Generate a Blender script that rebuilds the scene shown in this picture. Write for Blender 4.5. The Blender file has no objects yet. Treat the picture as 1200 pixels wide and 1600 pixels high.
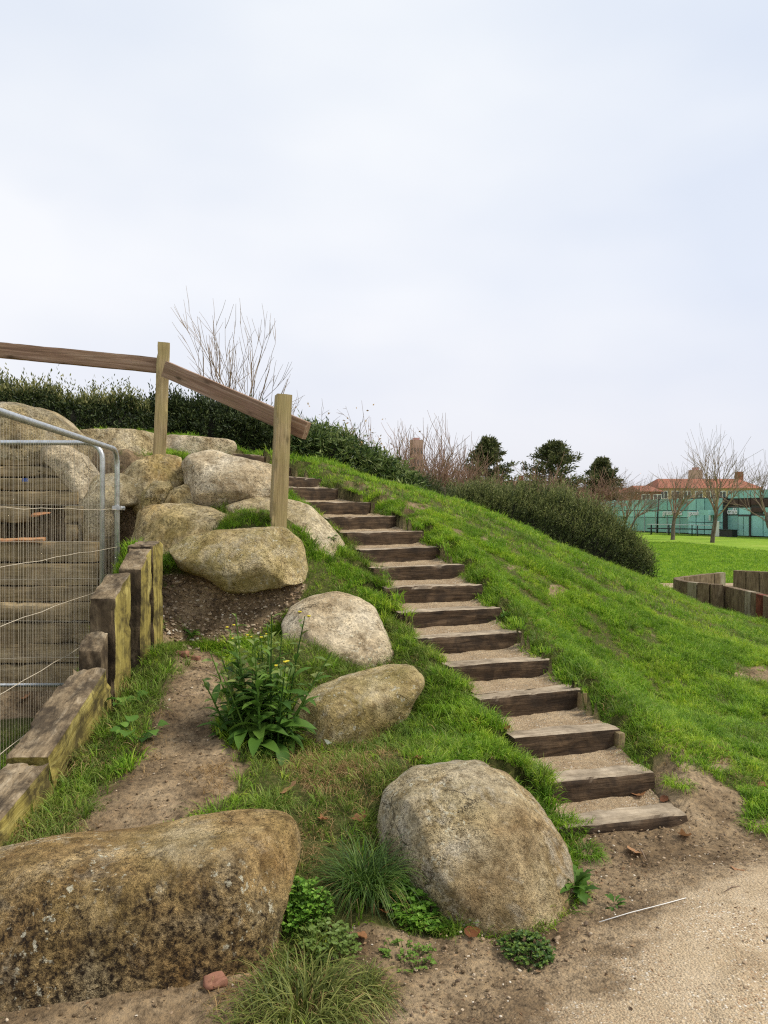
import bpy, bmesh, math, random
import numpy as np
from mathutils import Vector, Matrix, Euler

# ------------------------------------------------------------------ camera, sky, sun, exposure
SC = bpy.context.scene
COL = SC.collection
CAM_H, FPX = 1.64, 1156.0
cam_d = bpy.data.cameras.new('camera')
cam_d.sensor_fit = 'VERTICAL'; cam_d.sensor_height = 36.0; cam_d.lens = 36.0 * FPX / 1600.0
cam_d.clip_start = 0.05; cam_d.clip_end = 6000
cam = bpy.data.objects.new('camera', cam_d); COL.objects.link(cam)
cam.location = (0, 0, CAM_H); cam.rotation_euler = (math.radians(90), 0, 0)
SC.camera = cam

SUN_EL, SUN_AZ = math.radians(50), math.radians(92)      # azimuth clockwise from +Y
world = bpy.data.worlds.new('World'); SC.world = world; world.use_nodes = True
wt = world.node_tree; wt.nodes.clear()
w_out = wt.nodes.new('ShaderNodeOutputWorld')
w_sky = wt.nodes.new('ShaderNodeTexSky'); w_sky.sky_type = 'NISHITA'; w_sky.sun_disc = False
w_sky.sun_elevation = SUN_EL; w_sky.sun_rotation = SUN_AZ
w_b1 = wt.nodes.new('ShaderNodeBackground'); w_b1.inputs[1].default_value = 0.05
wt.links.new(w_sky.outputs[0], w_b1.inputs[0])
w_tc = wt.nodes.new('ShaderNodeTexCoord')
w_map = wt.nodes.new('ShaderNodeMapping'); w_map.inputs['Scale'].default_value = (1.0, 1.0, 2.2)
w_map.inputs['Location'].default_value = (0.35, 0.2, 0.15)
wt.links.new(w_tc.outputs['Generated'], w_map.inputs[0])
w_n = wt.nodes.new('ShaderNodeTexNoise'); w_n.inputs['Scale'].default_value = 1.7
w_n.inputs['Detail'].default_value = 4.0; w_n.inputs['Roughness'].default_value = 0.42
wt.links.new(w_map.outputs[0], w_n.inputs['Vector'])
w_r = wt.nodes.new('ShaderNodeValToRGB')
w_r.color_ramp.elements[0].position = 0.30; w_r.color_ramp.elements[0].color = (0.325, 0.345, 0.385, 1)
w_r.color_ramp.elements[1].position = 0.58; w_r.color_ramp.elements[1].color = (0.405, 0.408, 0.415, 1)
wt.links.new(w_n.outputs[0], w_r.inputs[0])
w_b2 = wt.nodes.new('ShaderNodeBackground'); w_b2.inputs[1].default_value = 1.0
w_sep = wt.nodes.new('ShaderNodeSeparateXYZ'); wt.links.new(w_tc.outputs['Generated'], w_sep.inputs[0])
w_e = wt.nodes.new('ShaderNodeValToRGB'); wt.links.new(w_sep.outputs[2], w_e.inputs[0])
for _p, _c in ((.0, (.85, .84, .90)), (.12, (.93, .925, .965)), (.28, (1.03, 1.03, 1.04)), (.5, (.99, 1.01, 1.03)), (.8, (.92, .97, 1.02))):
    _el = w_e.color_ramp.elements.new(_p) if _p not in (.0, .8) else w_e.color_ramp.elements[0 if _p == 0 else len(w_e.color_ramp.elements) - 1]
    _el.position = _p; _el.color = (*_c, 1)
w_mul = wt.nodes.new('ShaderNodeMix'); w_mul.data_type = 'RGBA'; w_mul.blend_type = 'MULTIPLY'; w_mul.inputs[0].default_value = 1.0
wt.links.new(w_r.outputs[0], w_mul.inputs[6]); wt.links.new(w_e.outputs[0], w_mul.inputs[7]); wt.links.new(w_mul.outputs[2], w_b2.inputs[0])
w_mix = wt.nodes.new('ShaderNodeMixShader'); w_mix.inputs[0].default_value = 0.9
wt.links.new(w_b1.outputs[0], w_mix.inputs[1]); wt.links.new(w_b2.outputs[0], w_mix.inputs[2])
wt.links.new(w_mix.outputs[0], w_out.inputs[0])

sun_d = bpy.data.lights.new('sun', 'SUN'); sun_d.energy = 1.5; sun_d.angle = math.radians(14); sun_d.color = (1.0, 0.93, 0.8)
sun = bpy.data.objects.new('sun', sun_d); COL.objects.link(sun)
sd = Vector((math.sin(SUN_AZ) * math.cos(SUN_EL), math.cos(SUN_AZ) * math.cos(SUN_EL), math.sin(SUN_EL)))
sun.rotation_euler = sd.to_track_quat('Z', 'Y').to_euler(); sun.location = sd * 50

SC.view_settings.view_transform = 'Standard'; SC.view_settings.look = 'None'
SC.view_settings.exposure = 1.3; SC.view_settings.gamma = 1.0; SC.view_settings.use_curve_mapping = False
SC.render.engine = 'CYCLES'
SC.cycles.use_denoising = False; SC.cycles.pixel_filter_type = 'BLACKMAN_HARRIS'; SC.cycles.filter_width = 1.2
SC.cycles.max_bounces = 6; SC.cycles.diffuse_bounces = 3; SC.cycles.transparent_max_bounces = 8

R = random.Random(7)
NR = np.random.default_rng(11)

def P(u, v, y):
    """a spot in the place: bearing u, v as seen from the spot of the photographer, y metres ahead"""
    return Vector(((u - 600.0) / FPX * y, y, CAM_H - (v - 800.0) / FPX * y))

def UV(x, y, z):
    return 600 + x / y * FPX, 800 + (CAM_H - z) / y * FPX

# ------------------------------------------------------------------ numpy noise
def _h(i, j, k, s):
    n = (i.astype(np.int64) * 374761393 + j.astype(np.int64) * 668265263 + k.astype(np.int64) * 2147483647 + s * 1274126177) & 0xffffffff
    n = ((n ^ (n >> 13)) * 1274126177) & 0xffffffff
    n = n ^ (n >> 16)
    return (n & 0xffff) / 32767.5 - 1.0

def vn(p, s=0):
    f = np.floor(p); t = p - f; t = t * t * (3 - 2 * t)
    i, j, k = f[:, 0], f[:, 1], f[:, 2]
    a, b, c = t[:, 0], t[:, 1], t[:, 2]
    def L(u, v, w): return u + (v - u) * w
    x00 = L(_h(i, j, k, s), _h(i + 1, j, k, s), a); x10 = L(_h(i, j + 1, k, s), _h(i + 1, j + 1, k, s), a)
    x01 = L(_h(i, j, k + 1, s), _h(i + 1, j, k + 1, s), a); x11 = L(_h(i, j + 1, k + 1, s), _h(i + 1, j + 1, k + 1, s), a)
    return L(L(x00, x10, b), L(x01, x11, b), c)

def fbm(p, o=4, s=0, g=0.5):
    r = 0; a = 1; tot = 0
    for q in range(o):
        r = r + a * vn(p * (2.03 ** q) + q * 17.3, s + q); tot += a; a *= g
    return r / tot

def n2(x, y, f, o=3, s=0):
    return fbm(np.stack([x * f, y * f, np.full_like(x, 3.7)], 1), o, s)

def sstep(a, b, x):
    t = np.clip((x - a) / (b - a), 0, 1); return t * t * (3 - 2 * t)

# ------------------------------------------------------------------ objects
def mesh_np(name, V, F, smooth=True, attrs=None):
    """V (n,3), F (m,k) -> mesh"""
    m = bpy.data.meshes.new(name); V = np.asarray(V, np.float32); F = np.asarray(F, np.int32)
    m.vertices.add(len(V)); m.vertices.foreach_set('co', V.ravel())
    k = F.shape[1]
    m.loops.add(F.size); m.loops.foreach_set('vertex_index', F.ravel())
    m.polygons.add(len(F)); m.polygons.foreach_set('loop_start', np.arange(len(F), dtype=np.int32) * k)
    m.polygons.foreach_set('loop_total', np.full(len(F), k, np.int32))
    m.polygons.foreach_set('use_smooth', np.full(len(F), smooth))
    m.update(calc_edges=True)
    for n, a in (attrs or {}).items():
        at = m.attributes.new(n, 'FLOAT', 'POINT'); at.data.foreach_set('value', np.asarray(a, np.float32))
    return m

def mesh_py(name, V, F, smooth=False):
    m = bpy.data.meshes.new(name); m.from_pydata([tuple(v) for v in V], [], F); m.update()
    if smooth: m.polygons.foreach_set('use_smooth', [True] * len(m.polygons))
    return m

def obj(name, me, mat=None, parent=None, loc=None, rot=None, scale=None):
    o = bpy.data.objects.new(name, me); COL.objects.link(o)
    if mat is not None and me is not None and len(me.materials) == 0:
        for q in (mat if isinstance(mat, (list, tuple)) else [mat]): me.materials.append(q)
    if parent is not None: o.parent = parent
    if loc is not None: o.location = loc
    if rot is not None: o.rotation_euler = rot
    if scale is not None: o.scale = scale if hasattr(scale, '__len__') else (scale,) * 3
    return o

def tag(o, label=None, cat=None, group=None, kind=None):
    if label: o['label'] = label
    if cat: o['category'] = cat
    if group: o['group'] = group
    if kind: o['kind'] = kind
    return o

def empty(name, loc=(0, 0, 0), rot=(0, 0, 0)):
    o = bpy.data.objects.new(name, None); COL.objects.link(o); o.location = loc; o.rotation_euler = rot
    o.empty_display_size = 0.1
    return o

class Geo:
    """collects tubes and boxes into one mesh"""
    def __init__(s): s.V = []; s.F = []
    def box(s, c, h, M=None):
        b = len(s.V); c = Vector(c)
        for x in (-1, 1):
            for y in (-1, 1):
                for z in (-1, 1):
                    p = Vector((x * h[0], y * h[1], z * h[2]))
                    if M is not None: p = M @ p
                    s.V.append(c + p)
        for f in ((0, 1, 3, 2), (4, 6, 7, 5), (0, 4, 5, 1), (2, 3, 7, 6), (0, 2, 6, 4), (1, 5, 7, 3)):
            s.F.append(tuple(b + q for q in f))
        return s
    def tube(s, pts, rad, n=6, cap=True):
        b = len(s.V); pts = [Vector(p) for p in pts]
        if not hasattr(rad, '__len__'): rad = [rad] * len(pts)
        ref = Vector((0.31, 0.57, 0.76))
        for i, p in enumerate(pts):
            t = (pts[min(i + 1, len(pts) - 1)] - pts[max(i - 1, 0)]).normalized()
            a = t.cross(ref)
            if a.length < 0.05: a = t.cross(Vector((1, 0, 0)))
            a.normalize(); c = t.cross(a)
            for q in range(n):
                w = 2 * math.pi * q / n
                s.V.append(p + (a * math.cos(w) + c * math.sin(w)) * rad[i])
        for i in range(len(pts) - 1):
            for q in range(n):
                s.F.append((b + i * n + q, b + i * n + (q + 1) % n, b + (i + 1) * n + (q + 1) % n, b + (i + 1) * n + q))
        if cap:
            s.F.append(tuple(b + q for q in range(n - 1, -1, -1)))
            s.F.append(tuple(b + (len(pts) - 1) * n + q for q in range(n)))
        return s
    def mesh(s, name, smooth=False): return mesh_py(name, s.V, s.F, smooth)

def rough_box(name, L, D, H, nx=10, ny=4, nz=4, r=0.012, amp=0.006, freq=9, seed=0, slope=0.0, topslot=False, chip=0.0, zslot=False):
    """timber: long axis x, rounded edges, weathered surface; topslot: the +x end takes slot 1"""
    hx, hy, hz = L / 2, D / 2, H / 2
    idx = {}; V = []; F = []; slots = []
    def vid(i, j, k):
        key = (i, j, k)
        if key not in idx: idx[key] = len(V); V.append((i / nx * 2 - 1, j / ny * 2 - 1, k / nz * 2 - 1))
        return idx[key]
    for i in range(nx):
        for j in range(ny):
            F.append((vid(i, j, 0), vid(i, j + 1, 0), vid(i + 1, j + 1, 0), vid(i + 1, j, 0))); slots.append(0)
            F.append((vid(i, j, nz), vid(i + 1, j, nz), vid(i + 1, j + 1, nz), vid(i, j + 1, nz))); slots.append(2)
        for k in range(nz):
            F.append((vid(i, 0, k), vid(i + 1, 0, k), vid(i + 1, 0, k + 1), vid(i, 0, k + 1))); slots.append(1)
            F.append((vid(i, ny, k), vid(i, ny, k + 1), vid(i + 1, ny, k + 1), vid(i + 1, ny, k))); slots.append(0)
    for j in range(ny):
        for k in range(nz):
            F.append((vid(0, j, k), vid(0, j, k + 1), vid(0, j + 1, k + 1), vid(0, j + 1, k))); slots.append(0)
            F.append((vid(nx, j, k), vid(nx, j + 1, k), vid(nx, j + 1, k + 1), vid(nx, j, k + 1))); slots.append(3)
    p = np.array(V); h = np.array([hx, hy, hz]); r = min(r, hy * .9, hz * .9)
    q = p * h; inn = np.clip(q, -(h - r), h - r); d = q - inn
    ln = np.linalg.norm(d, axis=1, keepdims=True); ln[ln == 0] = 1
    q = inn + d / ln * r * (np.linalg.norm(d, axis=1, keepdims=True) > 0)
    nrm = np.where(np.abs(p) > .999, np.sign(p), 0); nrm = nrm / np.linalg.norm(nrm, axis=1, keepdims=True)
    o = seed * 13.7
    nz_ = fbm(np.stack([q[:, 0] * freq * .35 + o, q[:, 1] * freq * 1.6, q[:, 2] * freq * 1.6], 1), 3, seed)
    q = q + nrm * (nz_ * amp)[:, None]
    if chip:
        e = (np.abs(p) > .8).sum(1) >= 2
        c_ = np.clip(fbm(q * 11 + o, 2, seed + 5) - .05, 0, 1) * chip
        q = q - np.sign(p) * (c_ * e)[:, None] * np.array([.3, 1, 1])
    if slope: q[:, 0] += q[:, 1] * slope * (p[:, 0] * .5 + .5)
    m = mesh_np(name, q, np.array(F), smooth=True)
    if zslot: m.polygons.foreach_set('material_index', [1 if q == 2 else 0 for q in slots])
    elif topslot: m.polygons.foreach_set('material_index', [{1: 1, 3: 2}.get(q, 0) for q in slots])
    try: m.set_sharp_from_angle(angle=math.radians(50))
    except Exception: pass
    return m

def leaf_mesh(name, Pp, D, L, W, up=None, fold=0.0):
    """many small rhombic leaves: base Pp, direction D, length L, width W"""
    n = len(Pp); D = D / np.linalg.norm(D, axis=1, keepdims=True)
    ref = NR.normal(size=(n, 3)) if up is None else up
    S = np.cross(D, ref); S /= np.linalg.norm(S, axis=1, keepdims=True) + 1e-9
    N = np.cross(S, D)
    L = np.broadcast_to(L, (n,))[:, None]; W = np.broadcast_to(W, (n,))[:, None]
    a = Pp; b = Pp + D * L * .45 + S * W * .5 + N * W * fold; c = Pp + D * L - N * L * .12; d = Pp + D * L * .45 - S * W * .5 + N * W * fold
    V = np.stack([a, b, c, d], 1).reshape(-1, 3)
    i = np.arange(n, dtype=np.int32)[:, None] * 4
    F = np.concatenate([i + np.array([[0, 1, 2]]), i + np.array([[0, 2, 3]])], 0)
    sh = np.repeat(NR.random(n), 4)
    return mesh_np(name, V, F, smooth=False, attrs={'shade': sh})

# ------------------------------------------------------------------ materials
class NT:
    def __init__(s, name):
        s.m = bpy.data.materials.new(name); s.m.use_nodes = True; s.t = s.m.node_tree; s.t.nodes.clear()
        s.out = s.t.nodes.new('ShaderNodeOutputMaterial')
    def n(s, typ, props=None, **ins):
        nd = s.t.nodes.new('ShaderNode' + typ)
        for k, v in (props or {}).items(): setattr(nd, k, v)
        for k, v in ins.items():
            key = int(k[1:]) if k[0] == 'i' and k[1:].isdigit() else k.replace('_', ' ')
            s.set(nd.inputs[key], v)
        return nd
    def set(s, sock, v):
        if isinstance(v, bpy.types.NodeSocket): s.t.links.new(v, sock)
        elif isinstance(v, bpy.types.Node): s.t.links.new(v.outputs[0], sock)
        else:
            if hasattr(v, '__len__') and len(v) == 3 and sock.type == 'RGBA': v = (*v, 1)
            sock.default_value = v
    def coord(s, kind='Object', scale=(1, 1, 1), rnd=0.0, warp=0.0):
        tc = s.n('TexCoord'); v = tc.outputs[kind]
        if rnd:
            oi = s.n('ObjectInfo'); mm = s.n('VectorMath', {'operation': 'SCALE'}, i0=(rnd, rnd * 1.7, rnd * .6)); s.set(mm.inputs['Scale'], oi.outputs['Random'])
            v = s.n('VectorMath', {'operation': 'ADD'}, i0=v, i1=mm.outputs[0]).outputs[0]
        if scale != (1, 1, 1): v = s.n('Mapping', None, Vector=v, Scale=scale).outputs[0]
        return v
    def noise(s, v, scale, detail=4, rough=.55, dist=0.0):
        return s.n('TexNoise', None, Vector=v, Scale=scale, Detail=detail, Roughness=rough, Distortion=dist).outputs[0]
    def ramp(s, f, stops, interp='LINEAR'):
        nd = s.n('ValToRGB', None, i0=f); cr = nd.color_ramp; cr.interpolation = interp
        while len(cr.elements) < len(stops): cr.elements.new(.5)
        for e, (p, c) in zip(cr.elements, stops):
            e.position = p; e.color = (*c, 1) if hasattr(c, '__len__') else (c, c, c, 1)
        return nd.outputs[0]
    def mix(s, f, a, b, mode='MIX'):
        nd = s.n('Mix', {'data_type': 'RGBA', 'blend_type': mode, 'clamp_factor': True})
        s.set(nd.inputs[0], f); s.set(nd.inputs[6], a); s.set(nd.inputs[7], b); return nd.outputs[2]
    def math(s, op, a, b=0.0, clamp=False):
        return s.n('Math', {'operation': op, 'use_clamp': clamp}, i0=a, i1=b).outputs[0]
    def bump(s, h, strength=.5, dist=.01, normal=None):
        b = s.n('Bump', None, Strength=strength, Distance=dist, Height=h)
        if normal is not None: s.set(b.inputs['Normal'], normal)
        return b.outputs[0]
    def bsdf(s, col, rough=.85, normal=None, spec=.3, **kw):
        b = s.n('BsdfPrincipled', None, Base_Color=col, Roughness=rough)
        s.set(b.inputs['Specular IOR Level'], spec)
        for k, v in kw.items(): s.set(b.inputs[k.replace('_', ' ')], v)
        if normal is not None: s.set(b.inputs['Normal'], normal)
        return b
    def done(s, sh):
        s.t.links.new(sh if isinstance(sh, bpy.types.NodeSocket) else sh.outputs[0], s.out.inputs[0]); return s.m

M = {}
def soil_colour(t, v):
    a = t.noise(v, 3.2, 5, .6); b = t.noise(v, 38, 4, .7); c = t.noise(v, 160, 3, .7)
    col = t.ramp(a, [(.36, (.125, .085, .048)), (.5, (.235, .168, .1)), (.66, (.36, .27, .17))])
    col = t.mix(.75, col, t.ramp(b, [(.34, (.22, .2, .18)), (.48, (.85, .85, .85)), (.64, (1.35, 1.3, 1.2))]), 'MULTIPLY')
    col = t.mix(t.ramp(c, [(.66, 0.0), (.75, .7)]), col, (.42, .33, .23))
    h = t.math('ADD', t.math('MULTIPLY', b, .7), t.math('MULTIPLY', c, .35))
    return col, h

def make_ground():
    t = NT('soil'); v = t.coord('Object')
    col, h = soil_colour(t, v)
    gr = t.n('Attribute', {'attribute_name': 'grass'}).outputs['Fac']
    fa = t.n('Attribute', {'attribute_name': 'far'}).outputs['Fac']
    thatch = t.ramp(t.noise(v, 55, 4, .7), [(.3, (.03, .035, .01)), (.55, (.075, .08, .02)), (.75, (.18, .14, .065))])
    col = t.mix(gr, col, thatch)
    f1 = t.noise(v, .35, 4, .6); f2 = t.noise(t.coord('Object', (1, .45, 1)), 9, 4, .75)
    fcol = t.ramp(f1, [(.36, (.15, .25, .016)), (.5, (.21, .33, .024)), (.64, (.27, .36, .045))])
    fcol = t.mix(.7, fcol, t.ramp(f2, [(.3, (.4, .5, .4)), (.55, (1, 1, 1)), (.8, (1.25, 1.15, .9))]), 'MULTIPLY')
    col = t.mix(fa, col, fcol)
    M['soil'] = t.done(t.bsdf(col, .95, t.bump(h, .9, .02), .15))
make_ground()

def make_gravel(key='gravel', earth=0.0):
    t = NT('path_' + key); v = t.coord('Object')
    big = t.noise(v, 1.6, 4, .6)
    base = t.ramp(big, [(.34, (.32, .235, .145)), (.5, (.42, .325, .21)), (.66, (.5, .4, .275))])
    vo = t.n('TexVoronoi', None, Vector=v, Scale=95.0)
    cc = t.n('SeparateColor', None, i0=vo.outputs['Color']).outputs[0]
    pc = t.ramp(cc, [(0, (.1, .055, .03)), (.2, (.3, .17, .09)), (.45, (.48, .36, .22)), (.7, (.6, .5, .37)), (.9, (.8, .76, .68))], 'CONSTANT')
    col = t.mix(t.ramp(vo.outputs['Distance'], [(.25, .85), (.5, .1)]), base, pc)
    sand = t.ramp(t.noise(v, 2.3, 3, .5, .6), [(.42, 0.0), (.6, 1.0)])
    col = t.mix(t.math('MULTIPLY', sand, .75), col, base)
    fine = t.noise(v, 220, 3, .7)
    col = t.mix(.8, col, t.ramp(fine, [(.36, (.4, .37, .34)), (.5, (.95, .95, .95)), (.64, (1.45, 1.4, 1.35))]), 'MULTIPLY')
    h = t.math('SUBTRACT', t.math('MULTIPLY', fine, .5), vo.outputs['Distance'])
    rim = t.n('Attribute', {'attribute_name': 'rim'}).outputs['Fac']
    sc_, sh_ = soil_colour(t, v)
    col = t.mix(t.ramp(t.math('ADD', rim, t.math('MULTIPLY', t.math('SUBTRACT', t.noise(v, 9, 5, .7), .5), 1.6)), [(.25, 0.0), (.7, 1.0)]), col, sc_)
    if earth: col = t.mix(t.ramp(t.noise(v, 4.5, 5, .65), [(.35, 0.15), (.62, earth)]), col, sc_)
    M[key] = t.done(t.bsdf(col, .92, t.bump(h, .8, .008), .2))
make_gravel(); make_gravel('tread_earth', .6)

def make_stone(name, c0, c1, c2, face=False, stain=.0, stain_col=(.03, .022, .014), moss=.0, pale=.3, streak=0.0, gs=1.0):
    t = NT(name); v = t.coord('Object', rnd=9.0)
    a = t.noise(v, 2.2, 5, .6, .4); b = t.noise(v, 14 * gs, 5, .7); c = t.noise(v, 75 * gs, 4, .75); d = t.noise(v, 300, 2, .6)
    col = t.ramp(a, [(.36, c0), (.5, c1), (.64, c2)])
    if streak:
        sv = t.coord('Object', (9, 9, 1.6), rnd=4.0)
        col = t.mix(streak, col, t.ramp(t.noise(sv, 1.6, 5, .65, .8), [(.35, (.55, .47, .3)), (.5, (1, .98, .9)), (.68, (1.35, 1.3, 1.1))]), 'MULTIPLY')
    col = t.mix(.8, col, t.ramp(b, [(.36, (.42, .37, .3)), (.5, (.95, .95, .95)), (.64, (1.35, 1.35, 1.35))]), 'MULTIPLY')
    if moss:
        col = t.mix(t.math('MULTIPLY', t.ramp(t.noise(v, 3.1, 5, .65), [(.42, 0.0), (.62, 1.0)]), moss), col, (.16, .14, .025))
    if pale:
        col = t.mix(t.math('MULTIPLY', t.ramp(t.noise(v, 5.3, 6, .7, .5), [(.52, 0.0), (.62, 1.0)]), pale), col, (.52, .47, .38))
    if stain:
        sm = t.ramp(t.noise(t.coord('Object', (1, 1, .7), rnd=3.0), 2.6, 6, .66, .5), [(.46, 0.0), (.62, 1.0)])
        gr = t.ramp(t.noise(v, 42, 4, .75), [(.38, 0.15), (.6, 1.0)])
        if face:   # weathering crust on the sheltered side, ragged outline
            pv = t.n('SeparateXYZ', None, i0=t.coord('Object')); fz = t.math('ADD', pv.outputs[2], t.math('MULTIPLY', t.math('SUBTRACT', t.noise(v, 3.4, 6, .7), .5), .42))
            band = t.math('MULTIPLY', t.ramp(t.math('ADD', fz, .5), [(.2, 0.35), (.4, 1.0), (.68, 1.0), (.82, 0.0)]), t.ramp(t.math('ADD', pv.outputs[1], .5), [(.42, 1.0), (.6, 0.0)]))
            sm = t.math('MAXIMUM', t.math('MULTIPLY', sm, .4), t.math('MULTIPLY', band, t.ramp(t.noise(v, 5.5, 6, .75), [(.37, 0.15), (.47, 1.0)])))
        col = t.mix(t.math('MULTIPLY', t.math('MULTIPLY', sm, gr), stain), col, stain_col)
        lich = t.math('MULTIPLY', t.ramp(t.noise(v, 34, 4, .6), [(.6, 0.0), (.64, 1.0)]), t.ramp(t.noise(v, 4, 4), [(.46, 0.0), (.56, .9)]))
        col = t.mix(lich, col, (.5, .47, .36))
    col = t.mix(t.ramp(t.noise(v, 3.7, 4, .6), [(.38, .3), (.62, .9)]), col, t.ramp(c, [(.37, (.22, .19, .15)), (.47, (.9, .9, .88)), (.6, (1.5, 1.48, 1.42))]), 'MULTIPLY')
    col = t.mix(.5, col, t.ramp(d, [(.35, (.35, .33, .3)), (.62, (1.35, 1.35, 1.35))]), 'MULTIPLY')
    h = t.math('ADD', t.math('MULTIPLY', b, 1.0), t.math('ADD', t.math('MULTIPLY', c, .45), t.math('MULTIPLY', d, .12)))
    wv = t.n('VectorMath', {'operation': 'ADD'}, i0=v, i1=t.n('VectorMath', {'operation': 'SCALE'}, i0=t.n('TexNoise', None, Vector=v, Scale=4.0, Detail=5.0, Roughness=.65).outputs[1], Scale=.35).outputs[0]).outputs[0]
    ed = t.n('TexVoronoi', {'feature': 'DISTANCE_TO_EDGE'}, Vector=wv, Scale=2.1).outputs[0]
    ck = t.math('MULTIPLY', t.ramp(ed, [(.002, 1.0), (.011, 0.0)]), t.ramp(t.noise(v, 2.9, 4), [(.54, 0.0), (.62, 1.0)]))
    col = t.mix(t.math('MULTIPLY', ck, .5), col, (.08, .055, .03)); h = t.math('SUBTRACT', h, t.math('MULTIPLY', ck, .5))
    M[name] = t.done(t.bsdf(col, .9, t.bump(h, 1.0, .03), .2))
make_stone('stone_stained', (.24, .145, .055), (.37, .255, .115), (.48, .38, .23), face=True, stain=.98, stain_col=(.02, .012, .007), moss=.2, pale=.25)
make_stone('stone_round', (.29, .2, .1), (.41, .32, .185), (.5, .42, .285), stain=.25, moss=.2, pale=.6)
make_stone('stone_pale', (.38, .295, .185), (.48, .395, .27), (.56, .485, .365), stain=.1, pale=.35, gs=0.7)
make_stone('stone_mossy', (0.297, 0.222, 0.090), (0.446, 0.349, 0.179), (0.567, 0.470, 0.291), moss=.5, pale=.35, stain=.2, gs=1.3)
make_stone('stone_ochre', (.33, .24, .115), (.45, .355, .205), (.53, .44, .29), moss=.35, pale=.2, streak=.8, gs=.6)
make_stone('stone_tan', (.32, .245, .14), (.44, .36, .225), (.53, .455, .325), moss=.2, pale=.3, stain=.25, streak=.3, gs=.85)

def make_wood(name, cols, grain=(1.6, 22, 22), green=0.0, gcol=(.2, .19, .05), dark=0.0, rough=.85, bump=.5, sand=0.0, knots=0.0):
    t = NT(name); v = t.coord('Object', grain, rnd=7.0); vo = t.coord('Object', rnd=7.0)
    g = t.noise(v, 1.0, 6, .65, .9); g2 = t.noise(t.coord('Object', (grain[0] * 2, grain[1] * 4, grain[2] * 4), rnd=3.0), 1.0, 4, .7, .4)
    col = t.ramp(g, [(.28, cols[0]), (.5, cols[1]), (.72, cols[2])])
    col = t.mix(.75, col, t.ramp(g2, [(.3, (.4, .37, .34)), (.5, (.95, .95, .95)), (.75, (1.25, 1.25, 1.25))]), 'MULTIPLY')
    if knots:
        kd = t.n('TexVoronoi', None, Vector=t.coord('Object', (2.6, 8, 8), rnd=5.0), Scale=1.0).outputs['Distance']
        kd = t.math('ADD', kd, t.math('MULTIPLY', t.noise(vo, 30, 3), .08))
        col = t.mix(t.math('MULTIPLY', t.ramp(kd, [(.1, 1.0), (.17, .25), (.26, 0.0)]), knots), col, (.05, .028, .016))
    if green: col = t.mix(t.math('MULTIPLY', t.ramp(t.noise(vo, 4.5, 5, .65), [(.33, 0.0), (.62, 1.0)]), green), col, gcol)
    if dark: col = t.mix(t.math('MULTIPLY', t.ramp(t.noise(vo, 6.5, 5, .7, .4), [(.42, 0.0), (.6, 1.0)]), dark), col, (.018, .012, .008))
    if sand:
        ge = t.n('NewGeometry'); nz = t.n('SeparateXYZ', None, i0=ge.outputs['True Normal']).outputs[2]
        f = t.math('MULTIPLY', t.ramp(nz, [(.6, 0.0), (.9, 1.0)]), t.ramp(t.noise(vo, 6, 5, .7), [(.35, .35), (.65, 1.0)]))
        col = t.mix(t.math('MULTIPLY', f, sand), col, t.ramp(g, [(.3, (.3, .23, .15)), (.7, (.55, .455, .335))]))
    h = t.math('ADD', g, t.math('MULTIPLY', g2, .6))
    M[name] = t.done(t.bsdf(col, rough, t.bump(h, bump, .012), .25))
make_wood('rail_wood', ((.12, .062, .042), (.27, .165, .115), (.43, .31, .24)), (1.0, 20, 20), green=.1, bump=.5, knots=.8)
make_wood('post_wood', ((.19, .125, .06), (.35, .26, .14), (.48, .38, .23)), (1.3, 18, 18), green=.45, gcol=(.34, .29, .11), bump=.5, knots=.7)
make_wood('step_wood', ((.03, .018, .01), (.08, .05, .028), (.16, .105, .06)), (2.6, 24, 24), dark=.7, bump=.7, sand=1.0)
make_wood('sleeper_green', ((.1, .07, .02), (.29, .23, .06), (.5, .43, .16)), (1.6, 20, 20), green=.35, gcol=(.36, .3, .08), dark=.8, bump=.6)
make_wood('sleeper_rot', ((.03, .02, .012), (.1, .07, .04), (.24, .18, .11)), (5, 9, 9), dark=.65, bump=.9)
make_wood('sleeper_top', ((.1, .07, .04), (.25, .185, .11), (.44, .36, .25)), (6, 14, 14), dark=.75, bump=1.0)
make_wood('wall_wood', ((.15, .1, .05), (.31, .225, .12), (.47, .37, .23)), (1.0, 13, 13), dark=.4, green=.15, bump=.7)
make_wood('board_wood', ((.1, .065, .036), (.2, .14, .08), (.32, .24, .15)), (1.8, 16, 16), dark=.25, bump=.5)
make_wood('board_pale', ((.2, .155, .1), (.3, .25, .17), (.4, .35, .26)), (1.8, 16, 16), dark=.1, bump=.5)
make_wood('board_red', ((.09, .025, .012), (.2, .05, .025), (.26, .1, .045)), (2, 9, 9), dark=.3, bump=.5)
make_wood('raw_wood', ((.25, .1, .04), (.42, .2, .09), (.5, .3, .15)), (2.5, 20, 20), bump=.6)
make_wood('bark', ((.06, .045, .032), (.13, .1, .075), (.2, .165, .125)), (6, 6, 2), bump=.5)
make_wood('twig', ((.15, .1, .07), (.27, .195, .135), (.38, .29, .21)), (6, 6, 2), bump=.2)
make_wood('twig_red', ((.16, .085, .06), (.28, .165, .12), (.38, .25, .18)), (6, 6, 2), bump=.2)

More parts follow.
